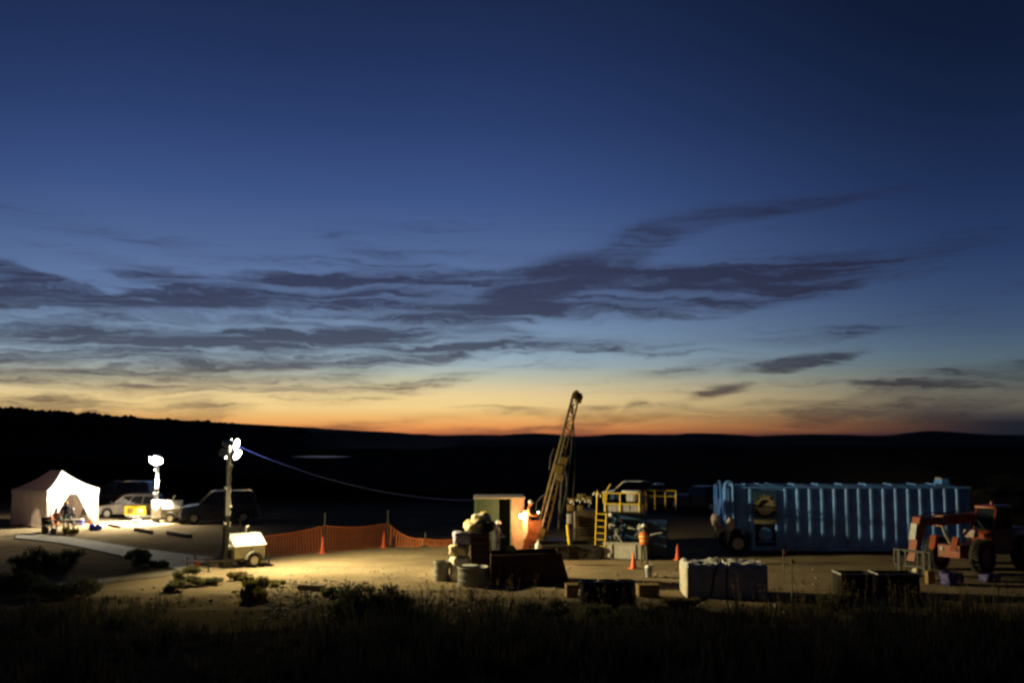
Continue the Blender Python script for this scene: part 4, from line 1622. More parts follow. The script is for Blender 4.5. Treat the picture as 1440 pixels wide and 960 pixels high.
# slide foot and rod clamp at the bottom of the mast
q = MB()
c = mp3(.02, 0, -.6)
q.box(c, (.36, .5, .5), ry=math.atan2(ax.x, ax.z)).box(mp3(-.03, .1, -.8), (.5, .5, .16))
q.box(mp3(.09, -.1, -1.2), (.3, .3, .35), ry=.3)
q.build('rod_clamp', M_RIGY, rig)
q = MB()
q.cyl(mp3(-.08, .1, -.6), mp3(-.08, .1, -.6) * Vector((1, 1, 0)) if False else Vector((mp3(-.08, .1, -.6).x, mp3(-.08, .1, -.6).y, 0.02)), .06, n=8)
q.build('casing_pipe', M_GREYP, rig)
# tilted orange guard sheet
q = MB()
g4 = [rl(747, 732, -.9), rl(763, 731, -.9), rl(750, 773, -.9), rl(733, 776, -.9)]
q._add(g4 + [v + Vector((0, .06, 0)) for v in g4], [(0, 1, 2, 3), (7, 6, 5, 4), (0, 4, 5, 1), (1, 5, 6, 2), (2, 6, 7, 3), (3, 7, 4, 0)])
q.build('guard_sheet', M_RIGO, rig)
# chassis, tracks, engine house
x0, x1 = rl(742, 780).x, rl(848, 780).x
q = MB()
q.bb(x0, x1, -.7, .7, .55, .85)
q.build('chassis', M_DARKSTEEL, rig)
for s_ in (-1, 1):
    q = MB()
    r_ = .33
    xa, xb = x0 + .9, x1 - .35
    poly = [(xa + r_ * math.cos(R(a)), .34 + r_ * math.sin(R(a))) for a in range(90, 271, 30)] + [(xb + r_ * math.cos(R(a)), .34 + r_ * math.sin(R(a))) for a in range(-90, 91, 30)]
    q.prism(poly, s_ * .95 - .2, s_ * .95 + .2)
    tk = q.build('track', M_RUBBER, rig)
    for k in range(4):
        q = MB()
        xx = xa + (xb - xa) * k / 3
        q.cyl((xx, s_ * .95 - .22, .34), (xx, s_ * .95 + .22, .34), .2, n=14)
        q.build('road_wheel', M_DARKSTEEL, tk)
xe0, xe1 = rl(806, 750).x, rl(838, 750).x
q = MB()
q.rbox(((xe0 + xe1) / 2, .1, 1.55), (xe1 - xe0, 1.3, 1.4), .08, 3)
eng = q.build('engine_house', PM('engine_house_paint', (0.05, 0.035, 0.02), 0.5, dust=0.4), rig)
for k in range(6):
    q = MB()
    q.box(((xe0 + xe1) / 2 + .1, -.565, 1.1 + k * .14), (.8, .03, .06), rx=R(25))
    q.build('louvre', M_BLACK, eng)
q = MB()
q.cyl((xe1 - .3, .2, 2.2), (xe1 - .3, .2, 2.75), .06, n=10)
q.build('exhaust_stack', M_GREYP, rig)
for (px, py, sx, sz, mt) in ((803, 713, .36, .3, M_RIGY), (816, 715, .3, .36, M_RIGY), (806, 702, .5, .12, M_RIGY), (818, 697, .42, .2, M_RIGY), (828, 700, .3, .2, M_RIGY)):
    q = MB()
    q.rbox(rl(px, py, -.2), (sx, .35, sz), .03, 2)
    q.build('valve_block', mt, rig)
for (px, py) in ((802, 707), (811, 705), (818, 704), (826, 706), (834, 696), (840, 697)):
    q = MB()
    c = rl(px, py, -.45)
    q.tube([c, c + Vector((.05, -.05, .12)), c + Vector((.14, -.05, .1)), c + Vector((.17, 0, -.06))], .035, 6)
    q.build('hydraulic_fitting', M_CABLEW, rig)
q = MB()
c = rl(801, 729, -.75)
q.rbox(c, (.26, .2, .46), .03, 2)
q.build('control_console', M_GREYP, rig)
q = MB()
q.tube([rl(798, 737, -.8), rl(799, 750, -.85), rl(801, 766, -.8)], .07, 8)
q.build('grab_post', M_SIGNY, rig)
q = MB()
q.bb(rl(742, 0).x, rl(800, 0).x, -1.3, -.75, .62, .68)
q.build('work_deck', M_DARKSTEEL, rig)
for (px) in (745, 770, 797):
    q = MB()
    x = rl(px, 780).x
    q.bb(x - .04, x + .04, -1.25, -1.17, 0, .62)
    q.build('deck_leg', M_DARKSTEEL, rig)
q = MB()
q.ball((0, 0, 0), .05, 10, 7)
o = q.build('indicator_lamp', EM('lit_indicator', (1.0, 0.85, 0.55), 12.0), rig)
o.location = rl(757, 720, -.3)
q = MB()
q.tube([rl(757, 721, -.3) + Vector((0, 0, -.04)), rl(758, 733, -.3)], .015, 5)
q.build('lamp_stalk', M_DARKSTEEL, rig)
pe = at(745, 742, RY - .9)
person('worker in white hard hat and dark vest on the rig deck', Vector((pe.x, RY - .35, .90)), R(75), WORK, M_ORANGEC, M_JEANS, M_HAT, M_NAVY, None)
# pale electrical cabinet between the shed and the rig
ec = at(739, 740, 48.4)
cab_ = thing('electrical_cabinet', 'narrow pale electrical cabinet lit by the work lamp next to the shed', 'cabinet', (ec.x, ec.y, 0))
q = MB()
q.bb(-.12, .12, -.2, .2, .9, 2.25)
q.build('case', PM('cabinet_cream', (0.6, 0.5, 0.33), .5), cab_)
q = MB()
q.bb(-.1, .1, -.215, -.202, .95, 2.2)
q.build('door', PM('cabinet_cream', (0.6, 0.5, 0.33), .5), cab_)
q = MB()
q.bb(-.05, .05, -.05, .05, 0, .9)
q.build('stand', M_DARKSTEEL, cab_)

# ------------------------------------------------------------------ blue mud unit with yellow ladder and handrails
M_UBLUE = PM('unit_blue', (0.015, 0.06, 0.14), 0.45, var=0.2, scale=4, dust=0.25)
M_RAIL = PM('rail_yellow', (0.72, 0.5, 0.03), 0.45, var=0.06)
UY = 47.8
uloc = at(895, 785, UY)
uloc.z = 0
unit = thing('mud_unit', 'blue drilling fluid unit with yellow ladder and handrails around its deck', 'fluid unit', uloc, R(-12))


def ul(px, py, dY=0.0):
    return at(px, py, UY + dY) - uloc


ux0, ux1, ux2 = ul(850, 780).x, ul(906, 780).x, ul(936, 780).x
zt_ = ul(0, 764).z
q = MB()
q.bb(ux0, ux1, -.35, .5, .06, zt_)
gt = q.build('grey_tank', PM('tank_grey', (0.55, 0.53, 0.46), 0.55, var=0.12, dust=0.35), unit)
for x in (ux0 + .42, ux1 - .35):
    q = MB()
    q.bb(x - .02, x + .02, -.375, -.352, .06, zt_)
    q.build('strap', M_DARKSTEEL, gt)
q = MB()
q.bb(ux0 - .04, ux1 + .04, -.39, .54, zt_, zt_ + .05)
q.build('tank_lip', PM('tank_grey', (0.55, 0.53, 0.46), 0.55), gt)
q = MB()
q.cyl((ux0 + .22, -.4, .22), (ux0 + .22, -.352, .22), .1, n=14)
q.build('outlet_cap', M_WHITE, gt)
zd0, zd1 = ul(0, 721).z, ul(0, 707).z
q = MB()
q.bb(ux0 + .1, ux1, .55, 2.0, .1, zd0 + .02).bb(ux1, ux2, .6, 1.9, .1, zd0 - .45)
q.build('engine_body', M_UBLUE, unit)
q = MB()
q.bb(ux0 - .02, ux1 + .08, -.3, 1.2, zd0, zd0 + .07)
q.build('deck', M_DARKSTEEL, unit)
for k in range(3):
    q = MB()
    w3 = (ux1 - ux0) / 3
    q.bb(ux0 + k * w3 + .02, ux0 + (k + 1) * w3 - .02, -.28, -.2, zd0 + .08, zd1)
    q.build('skirt_panel', M_GREYP, unit)
# pipework and pumps between the tank and the deck
rng = random.Random(8)
for k in range(20):
    q = MB()
    x = ux0 + .2 + rng.random() * (ux1 - ux0 - .3)
    z = zt_ + .15 + rng.random() * 1.0
    q.cyl((x, .1, z), (x + rng.uniform(-.3, .3), .45, z + rng.uniform(-.1, .2)), rng.uniform(.04, .13), n=12)
    q.ball((x, .08, z), rng.uniform(.07, .13), 10, 7)
    q.build('pump', [M_UBLUE, M_GREYP, M_UBLUE, M_DARKSTEEL, M_GREYP][k % 5], unit)
for (a, b2, mt) in (((852, 737), (866, 739), M_WHITE), ((866, 748), (876, 762), M_GREYP), ((884, 742), (896, 744), M_GREYP), ((855, 728), (900, 730), M_UBLUE), ((914, 752), (932, 748), M_GREYP)):
    q = MB()
    q.tube([ul(*a, -.2), (ul(*a, -.2) + ul(*b2, -.2)) / 2 + Vector((0, -.05, .02)), ul(*b2, -.2)], .038, 8)
    q.build('pipe', mt, unit)
for (px, py, sx, sz, mt) in ((862, 697, .5, .3, M_UBLUE), (885, 699, .5, .35, M_CABLEW), (884, 691, .9, .1, M_WHITE), (897, 700, .3, .3, M_UBLUE), (861, 712, .45, .22, M_GREYP), (873, 733, .9, .3, M_UBLUE), (893, 736, .5, .28, M_UBLUE)):
    q = MB()
    q.rbox(ul(px, py, .6), (sx, .5, sz), .04, 2)
    q.build('machinery_box', mt, unit)
q = MB()
q.cyl(ul(860, 724, -.42), ul(860, 724, -.36), .09, n=12)
q.build('deck_lamp', M_WHITE, unit)


def rail(name, pts, r=.032):
    q = MB()
    q.tube([Vector(v) for v in pts], r, 6)
    return q.build(name, M_RAIL, unit)


zr = ul(0, 693).z
zm = ul(0, 708).z
f0_, f1_ = ul(853, 693, -.3), ul(901, 695, -.3)
for zz in (zr, zm):
    rail('rail', [(f0_.x, -.3, zz), (f1_.x, -.3, zz)])
for px in (853, 874, 901):
    x = ul(px, 700, -.3).x
    rail('rail_post', [(x, -.3, zd0 + .07), (x, -.3, zr)])
xr_ = ul(907, 700, .2).x
rail('rail', [(f1_.x, -.3, zr), (xr_, .5, zr)])
rail('rail_post', [(xr_, .5, zd0 + .05), (xr_ - .02, .5, zr)])
rail('rail', [(f0_.x, -.3, zr), (f0_.x + .24, -.2, zr + .42)])
b0_, b1_ = ul(878, 689, 2.3), ul(936, 692, 2.3)
zb = b0_.z
rail('rail', [b0_, (b1_.x, b1_.y, zb)])
rail('rail', [b0_ + Vector((0, 0, -.28)), (b1_.x, b1_.y, zb - .28)], .02)
for k in range(5):
    x = b0_.x + (b1_.x - b0_.x) * k / 4
    rail('rail_post', [(x, b0_.y, zd0), (x, b0_.y, zb)])
# ladder
la0, la1 = ul(839, 768, -.35), ul(841, 690, -.2)
lb0, lb1 = ul(853, 769, -.35), ul(855, 690, -.2)
for a, b2 in ((la0, la1), (lb0, lb1)):
    rail('ladder_rail', [a, b2], .035)
for k in range(6):
    u = .0 + k * .115
    rail('ladder_rung', [la0.lerp(la1, u), lb0.lerp(lb1, u)], .028)
rail('rail_post', [ul(848, 708, .1), ul(848, 691, .1)])

# loose gear on the ground between the rig and the unit
rods = thing('drill_rod_stack', 'low stack of grey drill rods on the ground before the rig tracks', 'drill rods', G(818, 784), R(4))
for k in range(9):
    q = MB()
    row, i_ = (0, k) if k < 5 else (1, k - 5)
    q.cyl((-.9, .1 * i_ + .05 * row, .16 + .085 * row), (.9, .1 * i_ + .05 * row, .16 + .085 * row), .045, n=10)
    q.build('rod', M_GREYP if k % 3 else M_DARKSTEEL, rods)
for x in (-.6, .6):
    q = MB()
    q.bb(x - .06, x + .06, -.08, .5, 0, .11)
    q.build('bearer', M_STOP, rods)
hc_ = thing('hose_coil', 'black coiled hose lying left of the ladder foot', 'hose', G(838, 777))
for k in range(4):
    q = MB()
    q.tube([(.34 * math.cos(R(a)), .34 * math.sin(R(a)), .05 + .07 * k + .01 * math.sin(R(3 * a))) for a in range(0, 361, 20)], .038, 6)
    q.build('turn', M_BLACKP, hc_)
tbx = thing('steel_case', 'small grey steel case behind the drill rods', 'case', G(800, 779), R(-8))
q = MB()
q.rbox((0, 0, .2), (.6, .35, .4), .03, 2)
q.build('case_body', M_GREYP, tbx)
q = MB()
q.rbox((0, 0, .43), (.62, .37, .05), .02, 2)
q.build('lid', M_DARKSTEEL, tbx)

# small things between the worker and the bales
bk = thing('bucket', 'white bucket on the ground right of the orange cone', 'bucket', G(912, 811))
q = MB()
q.lathe([(.12, 0), (.125, .01), (.155, .36), (.165, .365), (.165, .38), (.15, .38), (.12, .03), (.001, .03)], 18)
q.build('tub', PM('bucket_grey', (0.35, 0.35, 0.37), .5), bk)
q = MB()
q.lathe([(.165, .381), (.165, .41), (.12, .43), (.001, .435)], 18)
q.box((.06, 0, .46), (.3, .2, .07), rz=.4)
q.build('lid', M_WHITE, bk)
q = MB()
q.tube([(-.16, 0, .34), (-.13, -.12, .22), (0, -.17, .18), (.13, -.12, .22), (.16, 0, .34)], .008, 5)
q.build('handle', M_GALV, bk)

wb = thing('water_jug', 'white water jug standing at the foot of the rig mast', 'jug', at(757, 771, 45.6) - Vector((0, 0, .12)))
q = MB()
q.lathe([(.14, 0), (.15, .03), (.15, .3), (.08, .38), (.05, .4), (.05, .46), (.001, .46)], 16)
q.build('jug_body', M_WHITE, wb)
q = MB()
q.cyl((0, 0, .461), (0, 0, .5), .055, n=12)
q.build('cap', M_WHITE, wb)


# ------------------------------------------------------------------ long blue tank
M_TBLUE = PM('tank_blue', (0.13, 0.34, 0.86), 0.42, var=0.25, scale=1.6, dust=0.4, coat=0.15, dustcol=(0.1, 0.13, 0.2))
M_PLATE = PM('tank_plate', (0.035, 0.09, 0.17), 0.5, var=0.15)
TY = 49.7
tk0 = at(1022, 776, TY)
tk0.z = 0
X1 = at(1367, 776, TY).x - tk0.x
TW, TH = 2.5, 3.25
tank = thing('frac_tank', 'long blue ribbed steel tank trailer on wheels with a round emblem', 'tank', tk0)
s28 = F / TY


def tx(px):
    return at(px, 740, TY).x - tk0.x


def tz(py):
    return at(1150, py, TY).z


xw = tx(1057)
q = MB()
q.prism([(0, 1.38), (xw, 1.12), (xw, .3), (X1, .3), (X1, TH), (0, TH)], .0, TW)
shell = q.build('shell', M_TBLUE, tank)
q = MB()
q.bb(xw, X1, -.06, TW + .02, .18, .3)
q.build('bottom_skid', M_TBLUE, tank)
q = MB()
q.bb(-.04, X1 + .04, -.1, .02, TH - .02, TH + .07).bb(-.04, X1 + .04, TW - .02, TW + .1, TH - .02, TH + .07)
q.build('top_rail', M_TBLUE, tank)


def rib(x, z0, z1):
    q = MB()
    pr = [(x - .11, 0), (x - .05, -.095), (x + .05, -.095), (x + .09, 0)]
    q.loft([[Vector((a, b2, z0)) for a, b2 in pr], [Vector((a, b2, z1)) for a, b2 in pr]])
    return q.build('rib', M_TBLUE, shell)


ribs = [1037, 1056] + [1105.5 + 17.3 * k for k in range(15)]
for px in ribs:
    x = tx(px)
    rib(x, .31 if px > 1056 else (1.2 if px == 1056 else 1.3), TH - .03)
rib(tx(1093), .31, 1.75)
rib(tx(1058) + .06, .31, 1.2)
# sloping hatch plates along the roof
for k, px in enumerate([1030, 1050, 1070, 1085, 1118, 1152, 1186, 1220, 1256, 1290, 1318]):
    x = tx(px)
    q = MB()
    ln = .95 if px > 1100 else .4
    q.prism([(x, TH + .08), (x + ln, TH + .08), (x + ln, TH + .1), (x, TH + .2)], .05, 1.2)
    q.build('roof_plate', M_TBLUE, tank)
q = MB()
q.prism([(tx(1331), TH), (tx(1345), TH), (tx(1342), TH + .42), (tx(1334), TH + .38)], .5, 1.4)
q.build('roof_hatch', M_TBLUE, tank)
q = MB()
q.box((tx(1336), .9, TH + .3), (.04, .7, .4), ry=R(-35))
q.build('hatch_lid', PM('hatch_pale', (.5, .48, .35), .5), tank)
# flat black sheet painted as the recess's shade, with manway and valve
q = MB()
q.bb(tx(1062), tx(1090), -.015, -.002, .42, tz(737))
q.build('recess_shade', M_BLACK, shell)
q = MB()
c = Vector((tx(1076), 0, tz(751)))
Mx = Matrix.Translation(c) @ Matrix.Rotation(R(90), 4, 'X')
q.lathe([(.34, .016), (.34, .08), (.3, .1), (.27, .06), (.1, .1), (.08, .2), (.001, .2)], 20, Mx)
q.build('manway', M_TBLUE, shell)
q = MB()
q.tube([c + Vector((-.4, -.1, -.35)), c + Vector((-.1, -.14, -.3)), c + Vector((.35, -.1, -.34))], .05, 8)
q.build('valve_pipe', M_TBLUE, shell)
for k in range(10):
    q = MB()
    x = tx(1064 + k * 7)
    q.bb(x, x + .1, -.085, -.062, .2, .26)
    q.build('skid_lug', PM('lug_grey', (.4, .36, .33), .6), shell)
# emblem on its plate: ring of lettering, pale disc with a dark cap, dark arc below
q = MB()
q.bb(tx(1060), tx(1092), -.135, -.12, 1.72, TH - .1)
plate = q.build('emblem_plate', M_PLATE, tank)
q = MB()
q.bb(tx(1060), tx(1092), -.12, .0, 1.72, 1.76).bb(tx(1060), tx(1060) + .04, -.12, 0, 1.76, TH - .1).bb(tx(1092) - .04, tx(1092), -.12, 0, 1.76, TH - .1)
q.build('plate_bracket', M_PLATE, tank)
M_EMB = PM('emblem_cream', (0.46, 0.42, 0.26), 0.6, var=0.08)
M_EMBD = PM('emblem_black', (0.015, 0.014, 0.01), 0.6)
M_EMBM = PM('emblem_tan', (0.25, 0.23, 0.14), 0.6)
ec_ = Vector((tx(1075.5), -.137, tz(711)))


def disc(name, r0, r1, a0, a1, mat, lift, n=40):
    q = MB()
    P0, P1 = [], []
    for k in range(n + 1):
        a = R(a0 + (a1 - a0) * k / n)
        P0.append(ec_ + Vector((math.cos(a) * r1, -lift, math.sin(a) * r1)))
        P1.append(ec_ + Vector((math.cos(a) * r0, -lift, math.sin(a) * r0)))
    q.loft([P0, P1], caps=False, closed=False)
    return q.build(name, mat, plate, smooth=0)


s_ = .0357
disc('emblem_ring', .01, 15.6 * s_, 0, 360, M_EMBM, .002)
disc('emblem_arc', 11.9 * s_, 15.6 * s_, 205, 335, M_EMBD, .005)
for a_ in (48, 132):
    disc('emblem_dot', 11.9 * s_, 15.2 * s_, a_ - 9, a_ + 9, M_EMBD, .005, 8)
disc('emblem_disc', .01, 11.2 * s_, 0, 360, M_EMB, .006)
disc('emblem_border', 11.2 * s_, 11.9 * s_, 0, 360, M_EMB, .007)
q = MB()                                      # dark cap in the upper left of the disc
P = [ec_ + Vector((9.4 * s_ * math.cos(R(a)), -.010, 9.4 * s_ * math.sin(R(a)))) for a in range(48, 203, 8)]
q.face(P)
q.build('emblem_cap', M_EMBD, plate, smooth=0)
for k in range(20):                            # ring lettering, too small to read in the photograph
    a = R(198 - k * 11.4)
    if abs(math.degrees(a) - 48) < 14 or abs(math.degrees(a) - 132) < 14:
        continue
    q = MB()
    cc = ec_ + Vector((math.cos(a) * 13.6 * s_, -.006, math.sin(a) * 13.6 * s_))
    tg = Vector((-math.sin(a), 0, math.cos(a)))
    rd = Vector((math.cos(a), 0, math.sin(a)))
    q.face([cc - tg * .03 - rd * .05, cc + tg * .03 - rd * .05, cc + tg * .03 + rd * .05, cc - tg * .03 + rd * .05])
    q.build('emblem_letter', M_EMB if k % 2 else M_EMBD, plate, smooth=0)
q = MB()
q.bb(tx(1059), tx(1092), -.15, -.137, tz(735.5), tz(729))
name_strip = q.build('name_strip', M_EMBM, tank)
rng = random.Random(2)
for k in range(9):
    q = MB()
    x = tx(1060.5 + k * 3.5)
    q.bb(x, x + rng.uniform(.05, .085), -.154, -.151, tz(734), tz(731))
    q.build('strip_letter', M_EMB, name_strip, smooth=0)
# end wall: double riser pipe bent over the top, ribs and legs
q = MB()
xe = -.12
pts = [(xe, .55, 1.45), (xe, .55, TH + .0)] + [(xe, .55 + .0 + .28 - .28 * math.cos(R(a)), TH + .28 * math.sin(R(a))) for a in range(20, 161, 20)] + [(xe, 1.11, TH), (xe, 1.11, 1.45)]
q.tube(pts, .07, 8)
q.build('riser_pipe', M_TBLUE, tank)
q = MB()
pts = [(-.04, -.12, 1.35), (-.04, -.12, TH + .12)] + [(-.04 + .19 - .19 * math.cos(R(a)), -.12, TH + .12 + .19 * math.sin(R(a))) for a in range(20, 161, 20)] + [(.34, -.12, TH + .12), (.34, -.12, 1.45)]
q.tube(pts, .075, 8)
q.build('corner_loop_pipe', M_TBLUE, tank)
for y in (.1, .9, 1.7, 2.4):
    q = MB()
    q.bb(-.1, 0, y - .06, y + .06, 1.4, TH)
    q.build('end_rib', M_TBLUE, tank)
M_PINK = PM('pink_wrap', (0.62, 0.46, 0.42), 0.6, var=0.15, bump=0.6)
for (y, x) in ((-.05, .16), (1.1, -.12), (2.0, -.12)):
    q = MB()
    q.ball((x, y, 1.5), (.24, .3, .34), 12, 9)
    o = q.build('wrapped_coupling', M_PINK, tank)
    for v in o.data.vertices:
        v.co += v.normal * .09 * fbm(v.co.x * 4, v.co.y * 4 + v.co.z * 5, 1.4, y)
for (x, y) in ((.12, .1), (-.08, 2.2)):
    q = MB()
    q.cyl((x, y, .45), (x, y, 1.3), .045, n=8)
    q.build('end_leg', M_GREYP, tank)
for xx in (tx(1038), ):
    for y in (.18, TW - .18):
        wheel(tank, Vector((xx, y, .52)), .52, .32, Vector((0, -1 if y < 1 else 1, 0)), rim=.55)
q = MB()
q.cyl((tx(1038), .2, .52), (tx(1038), TW - .2, .52), .08, n=10).bb(tx(1038) - .25, tx(1038) + .25, .4, TW - .4, .5, 1.2)
q.build('axle', M_DARKSTEEL, tank)

# ------------------------------------------------------------------ telehandler
M_TELE = PM('tele_orange', (0.32, 0.06, 0.01), 0.4, var=0.2, scale=3, coat=0.1, dust=0.55)
TL = at(1350, 802, 43.6)
TL.z = 0
tele = thing('telehandler', 'orange telehandler with lowered boom and forks at the right edge', 'telehandler', TL, R(216))
tele.scale = (1.08, 1.08, 1.08)
for (x, s_) in ((0, 1), (0, -1), (-3.1, 1), (-3.1, -1)):
    wheel(tele, Vector((x, s_ * .95, .67)), .67, .46, Vector((0, s_, 0)), rim=.5, rimmat=M_TELE)
for wh in [c for c in tele.children if c.name.startswith('wheel')]:
    cc = sum((v.co for v in wh.data.vertices), Vector()) / len(wh.data.vertices)
    q = MB()
    for k in range(26):
        a = 2 * math.pi * k / 26
        for s_ in (-1, 1):
            q.box(cc + Vector((math.sin(a + s_ * .06) * .675, s_ * .11, math.cos(a + s_ * .06) * .675)), (.05, .22, .05), rz=s_ * .5, ry=a)
    tag(q.build('tread_lugs', M_RUBBER, wh), kind='stuff')
q = MB()
q.bb(-3.7, .75, -.45, .45, .62, 1.1)
q.build('chassis', M_TELE, tele)
for y in (-.5, -.06):
    q = MB()
    q.tube([(-2.6, y, 2.27), (-1.2, y, 2.33), (.3, y, 2.29), (1.0, y, 2.34), (1.9, y, 2.26), (2.3, y, 2.1)], .025, 6)
    q.build('hydraulic_hose', M_BLACKP, tele)
q = MB()
q.bb(-1.6, -.2, -.475, -.462, 1.94, 2.14)
q.build('boom_stripe', M_EMBM, tele)
for y in (-.3, .3):
    q = MB()
    q.cyl((.75, y, .95), (.79, y, .95), .08, n=12)
    q.build('headlight', M_HEADL, tele)
q = MB()
q.tube([(-2.9, .6, 1.65), (-2.9, .6, 2.2), (-2.95, .6, 2.3)], .045, 8)
q.build('exhaust_pipe', M_DARKSTEEL, tele)
q = MB()
q.cyl((0, -.8, .67), (0, .8, .67), .13, n=10).cyl((-3.1, -.8, .67), (-3.1, .8, .67), .13, n=10)
q.build('axle', M_DARKSTEEL, tele)
# boom on the right hand side
bz0, bz1 = 2.15, 1.98
q = MB()
q.bb(-3.4, .9, -.46, -.1, 1.86, 2.24)
q.build('boom', M_TELE, tele)
q = MB()
q.bb(.9, 2.35, -.42, -.14, 1.9, 2.2)
bi = q.build('boom_extension', M_TELE, tele)
q = MB()
q.bb(.82, .96, -.5, -.06, 1.82, 2.28)
q.build('boom_collar', M_TELE, tele)
q = MB()
q.prism([(2.15, 2.3), (2.45, 2.25), (2.95, .62), (2.7, .55), (2.1, 1.9)], -.44, -.12)
hd_ = q.build('boom_head', M_TELE, tele)
q = MB()
q.box((2.72, -.28, 1.72), (.012, .26, .62), ry=R(-17))
q.build('warning_plate', M_CABLEW, hd_)
q = MB()
q.cyl((1.9, -.28, 1.75), (2.6, -.28, .95), .07, n=8)
q.build('tilt_ram', M_GREYP, tele)
q = MB()
q.bb(2.85, 2.95, -1.0, .55, .38, .46).bb(2.85, 2.95, -1.0, .55, .95, 1.03)
for y in (-.98, -.5, 0, .5):
    q.bb(2.85, 2.94, y - .03, y + .03, .46, .95)
q.build('fork_carriage', M_DARKSTEEL, tele)
for y in (-.75, .3):
    q = MB()
    q.bb(2.96, 3.02, y - .06, y + .06, .1, 1.0).bb(3.02, 4.1, y - .06, y + .06, .1, .15)
    q.build('fork', M_DARKSTEEL, tele)
for y in (-.7, .22):
    q = MB()
    q.prism([(.55, .95), (.85, .9), (.62, 1.42), (.48, 1.4)], y - .12, y + .12)
    q.build('front_bracket', M_TELE, tele)
q = MB()
q.tube([(.3, -.1, 1.0), (.75, -.1, 1.5), (.9, -.15, 1.88)], .07, 8)
q.build('lift_ram', M_GREYP, tele)
q = MB()
q.prism([(-.15, 1.42), (.25, 1.42), (.1, 1.7), (-.1, 1.7)], .3, .75)
q.build('headlamp_box', M_PINK, tele)
# cab on the left hand side
cx0, cx1, cy0, cy1, cz0, cz1 = -2.35, -.95, .12, 1.0, .8, 2.55
q = MB()
q.prism([(cx0, cz0), (cx1 + .1, cz0), (cx1 + .28, 1.5), (cx1 + .1, 1.62), (cx0, 1.62)], cy0, cy1)
q.build('cab_shell', M_TELE, tele)
q = MB()
q.rbox(((cx0 + cx1) / 2 - .03, (cy0 + cy1) / 2, cz1), (cx1 - cx0 - .1, cy1 - cy0 + .02, .1), .05, 3)
q.build('cab_roof', M_TELE, tele)
for (xa, xb) in ((cx1 + .1, cx1 - .22), (cx1 - .45, cx1 - .45), (cx0 + .05, cx0 + .1)):
    for y in (cy0 + .04, cy1 - .04):
        q = MB()
        q.tube([(xa, y, 1.6), (xb, y, cz1 - .04)], .04, 6)
        q.build('cab_pillar', M_TELE, tele)
for y in (cy0 + .04, cy1 - .04):
    q = MB()
    q.face([(cx1 + .04, y, 1.63), (cx0 + .08, y, 1.63), (cx0 + .12, y, cz1 - .06), (cx1 - .24, y, cz1 - .06)])
    q.build('side_window', M_G, tele, smooth=0)
q = MB()
q.face([(cx1 + .07, cy0 + .08, 1.63), (cx1 + .07, cy1 - .08, 1.63), (cx1 - .22, cy1 - .08, cz1 - .06), (cx1 - .22, cy0 + .08, cz1 - .06)])
q.build('windscreen', M_G, tele, smooth=0)
q = MB()
q.bb(-2.0, -1.6, .35, .75, 1.3, 1.45).bb(-2.05, -1.95, .35, .75, 1.45, 2.0)
q.build('seat', M_BLACKP, tele)
q = MB()
q.cyl((-1.7, .5, 2.6), (-1.7, .5, 2.74), .07, .05, 10)
q.build('beacon', M_TELE, tele)
q = MB()
q.prism([(-.98, .8), (-.7, .82), (-.72, 1.05), (-.62, 1.5), (-.95, 1.62)], .55, 1.02)
q.build('front_fender', M_TELE, tele)
q = MB()
q.rbox((-3.0, .35, 1.38), (1.25, 1.2, .55), .1, 3)
q.build('engine_cover', M_TELE, tele)

# ------------------------------------------------------------------ bins, tubs, sacks, drums, bales
M_BINRUST = PM('bin_rust', (0.05, 0.02, 0.012), 0.75, var=0.3, scale=3, dust=0.2)
M_TUB = PM('tub_galvanised', (0.2, 0.2, 0.18), 0.5, metal=0.3, var=0.2, scale=5, dust=0.3)
BL = G(690, 822)
bn_ = thing('cuttings_bin', 'dark rusty cuttings bin with a slanted end in front of the rig', 'bin', BL, R(3))
xl = G(795, 806).x - BL.x
q = MB()
oc = [(0, .12), (xl, .12), (xl - .32, 1.22), (.0, 1.14)]
th = .05
q.prism(oc, 0, th)
q.prism(oc, 1.7, 1.7 + th)
q._add([Vector(v) for v in ((0, th, .12), (0, 1.7, .12), (0, 1.7, 1.14), (0, th, 1.14), (th, th, .12), (th, 1.7, .12), (th, 1.7, 1.14), (th, th, 1.14))], [(0, 1, 2, 3), (7, 6, 5, 4), (3, 2, 6, 7), (0, 4, 5, 1)])
q._add([Vector(v) for v in ((xl, th, .12), (xl, 1.7, .12), (xl - .32, 1.7, 1.22), (xl - .32, th, 1.22), (xl - th, th, .12), (xl - th, 1.7, .12), (xl - .32 - th, 1.7, 1.22), (xl - .32 - th, th, 1.22))], [(0, 1, 2, 3), (7, 6, 5, 4), (3, 2, 6, 7), (0, 4, 5, 1)])
q.bb(.02, xl - .05, .05, 1.7, .12, .18)
q.build('hopper', M_BINRUST, bn_)
q = MB()
q.bb(0.05, xl - .3, .06, 1.69, .2, .75)
q.build('mud', PM('mud_dark', (0.05, 0.04, 0.03), .7, bump=.5), bn_)
for x in (.6, 1.4, 2.2):
    q = MB()
    q.bb(x - .05, x + .05, -.06, -.002, .12, 1.12)
    q.build('stiffener', M_BINRUST, bn_)
for y in (.1, 1.5):
    q = MB()
    q.bb(.1, xl - .2, y, y + .15, 0, .12)
    q.build('skid', M_BINRUST, bn_)
jk = MB()
jk.ball((0, 0, .12), (.24, .16, .14), 12, 8)
jo = jk.build('jacket', M_HIVIS_Y)
for v in jo.data.vertices:
    v.co += v.normal * .09 * fbm(v.co.x * 4, v.co.y * 4 + v.co.z * 5, 1.6, 3)
jo.location = at(718, 773, 41.0)
jo.location.z = 1.13
tag(jo, 'crumpled lime yellow safety jacket lying on the bin edge', 'jacket')
cl_ = MB()
cl_.ball((.1, .0, .06), (.14, .09, .05), 8, 6)
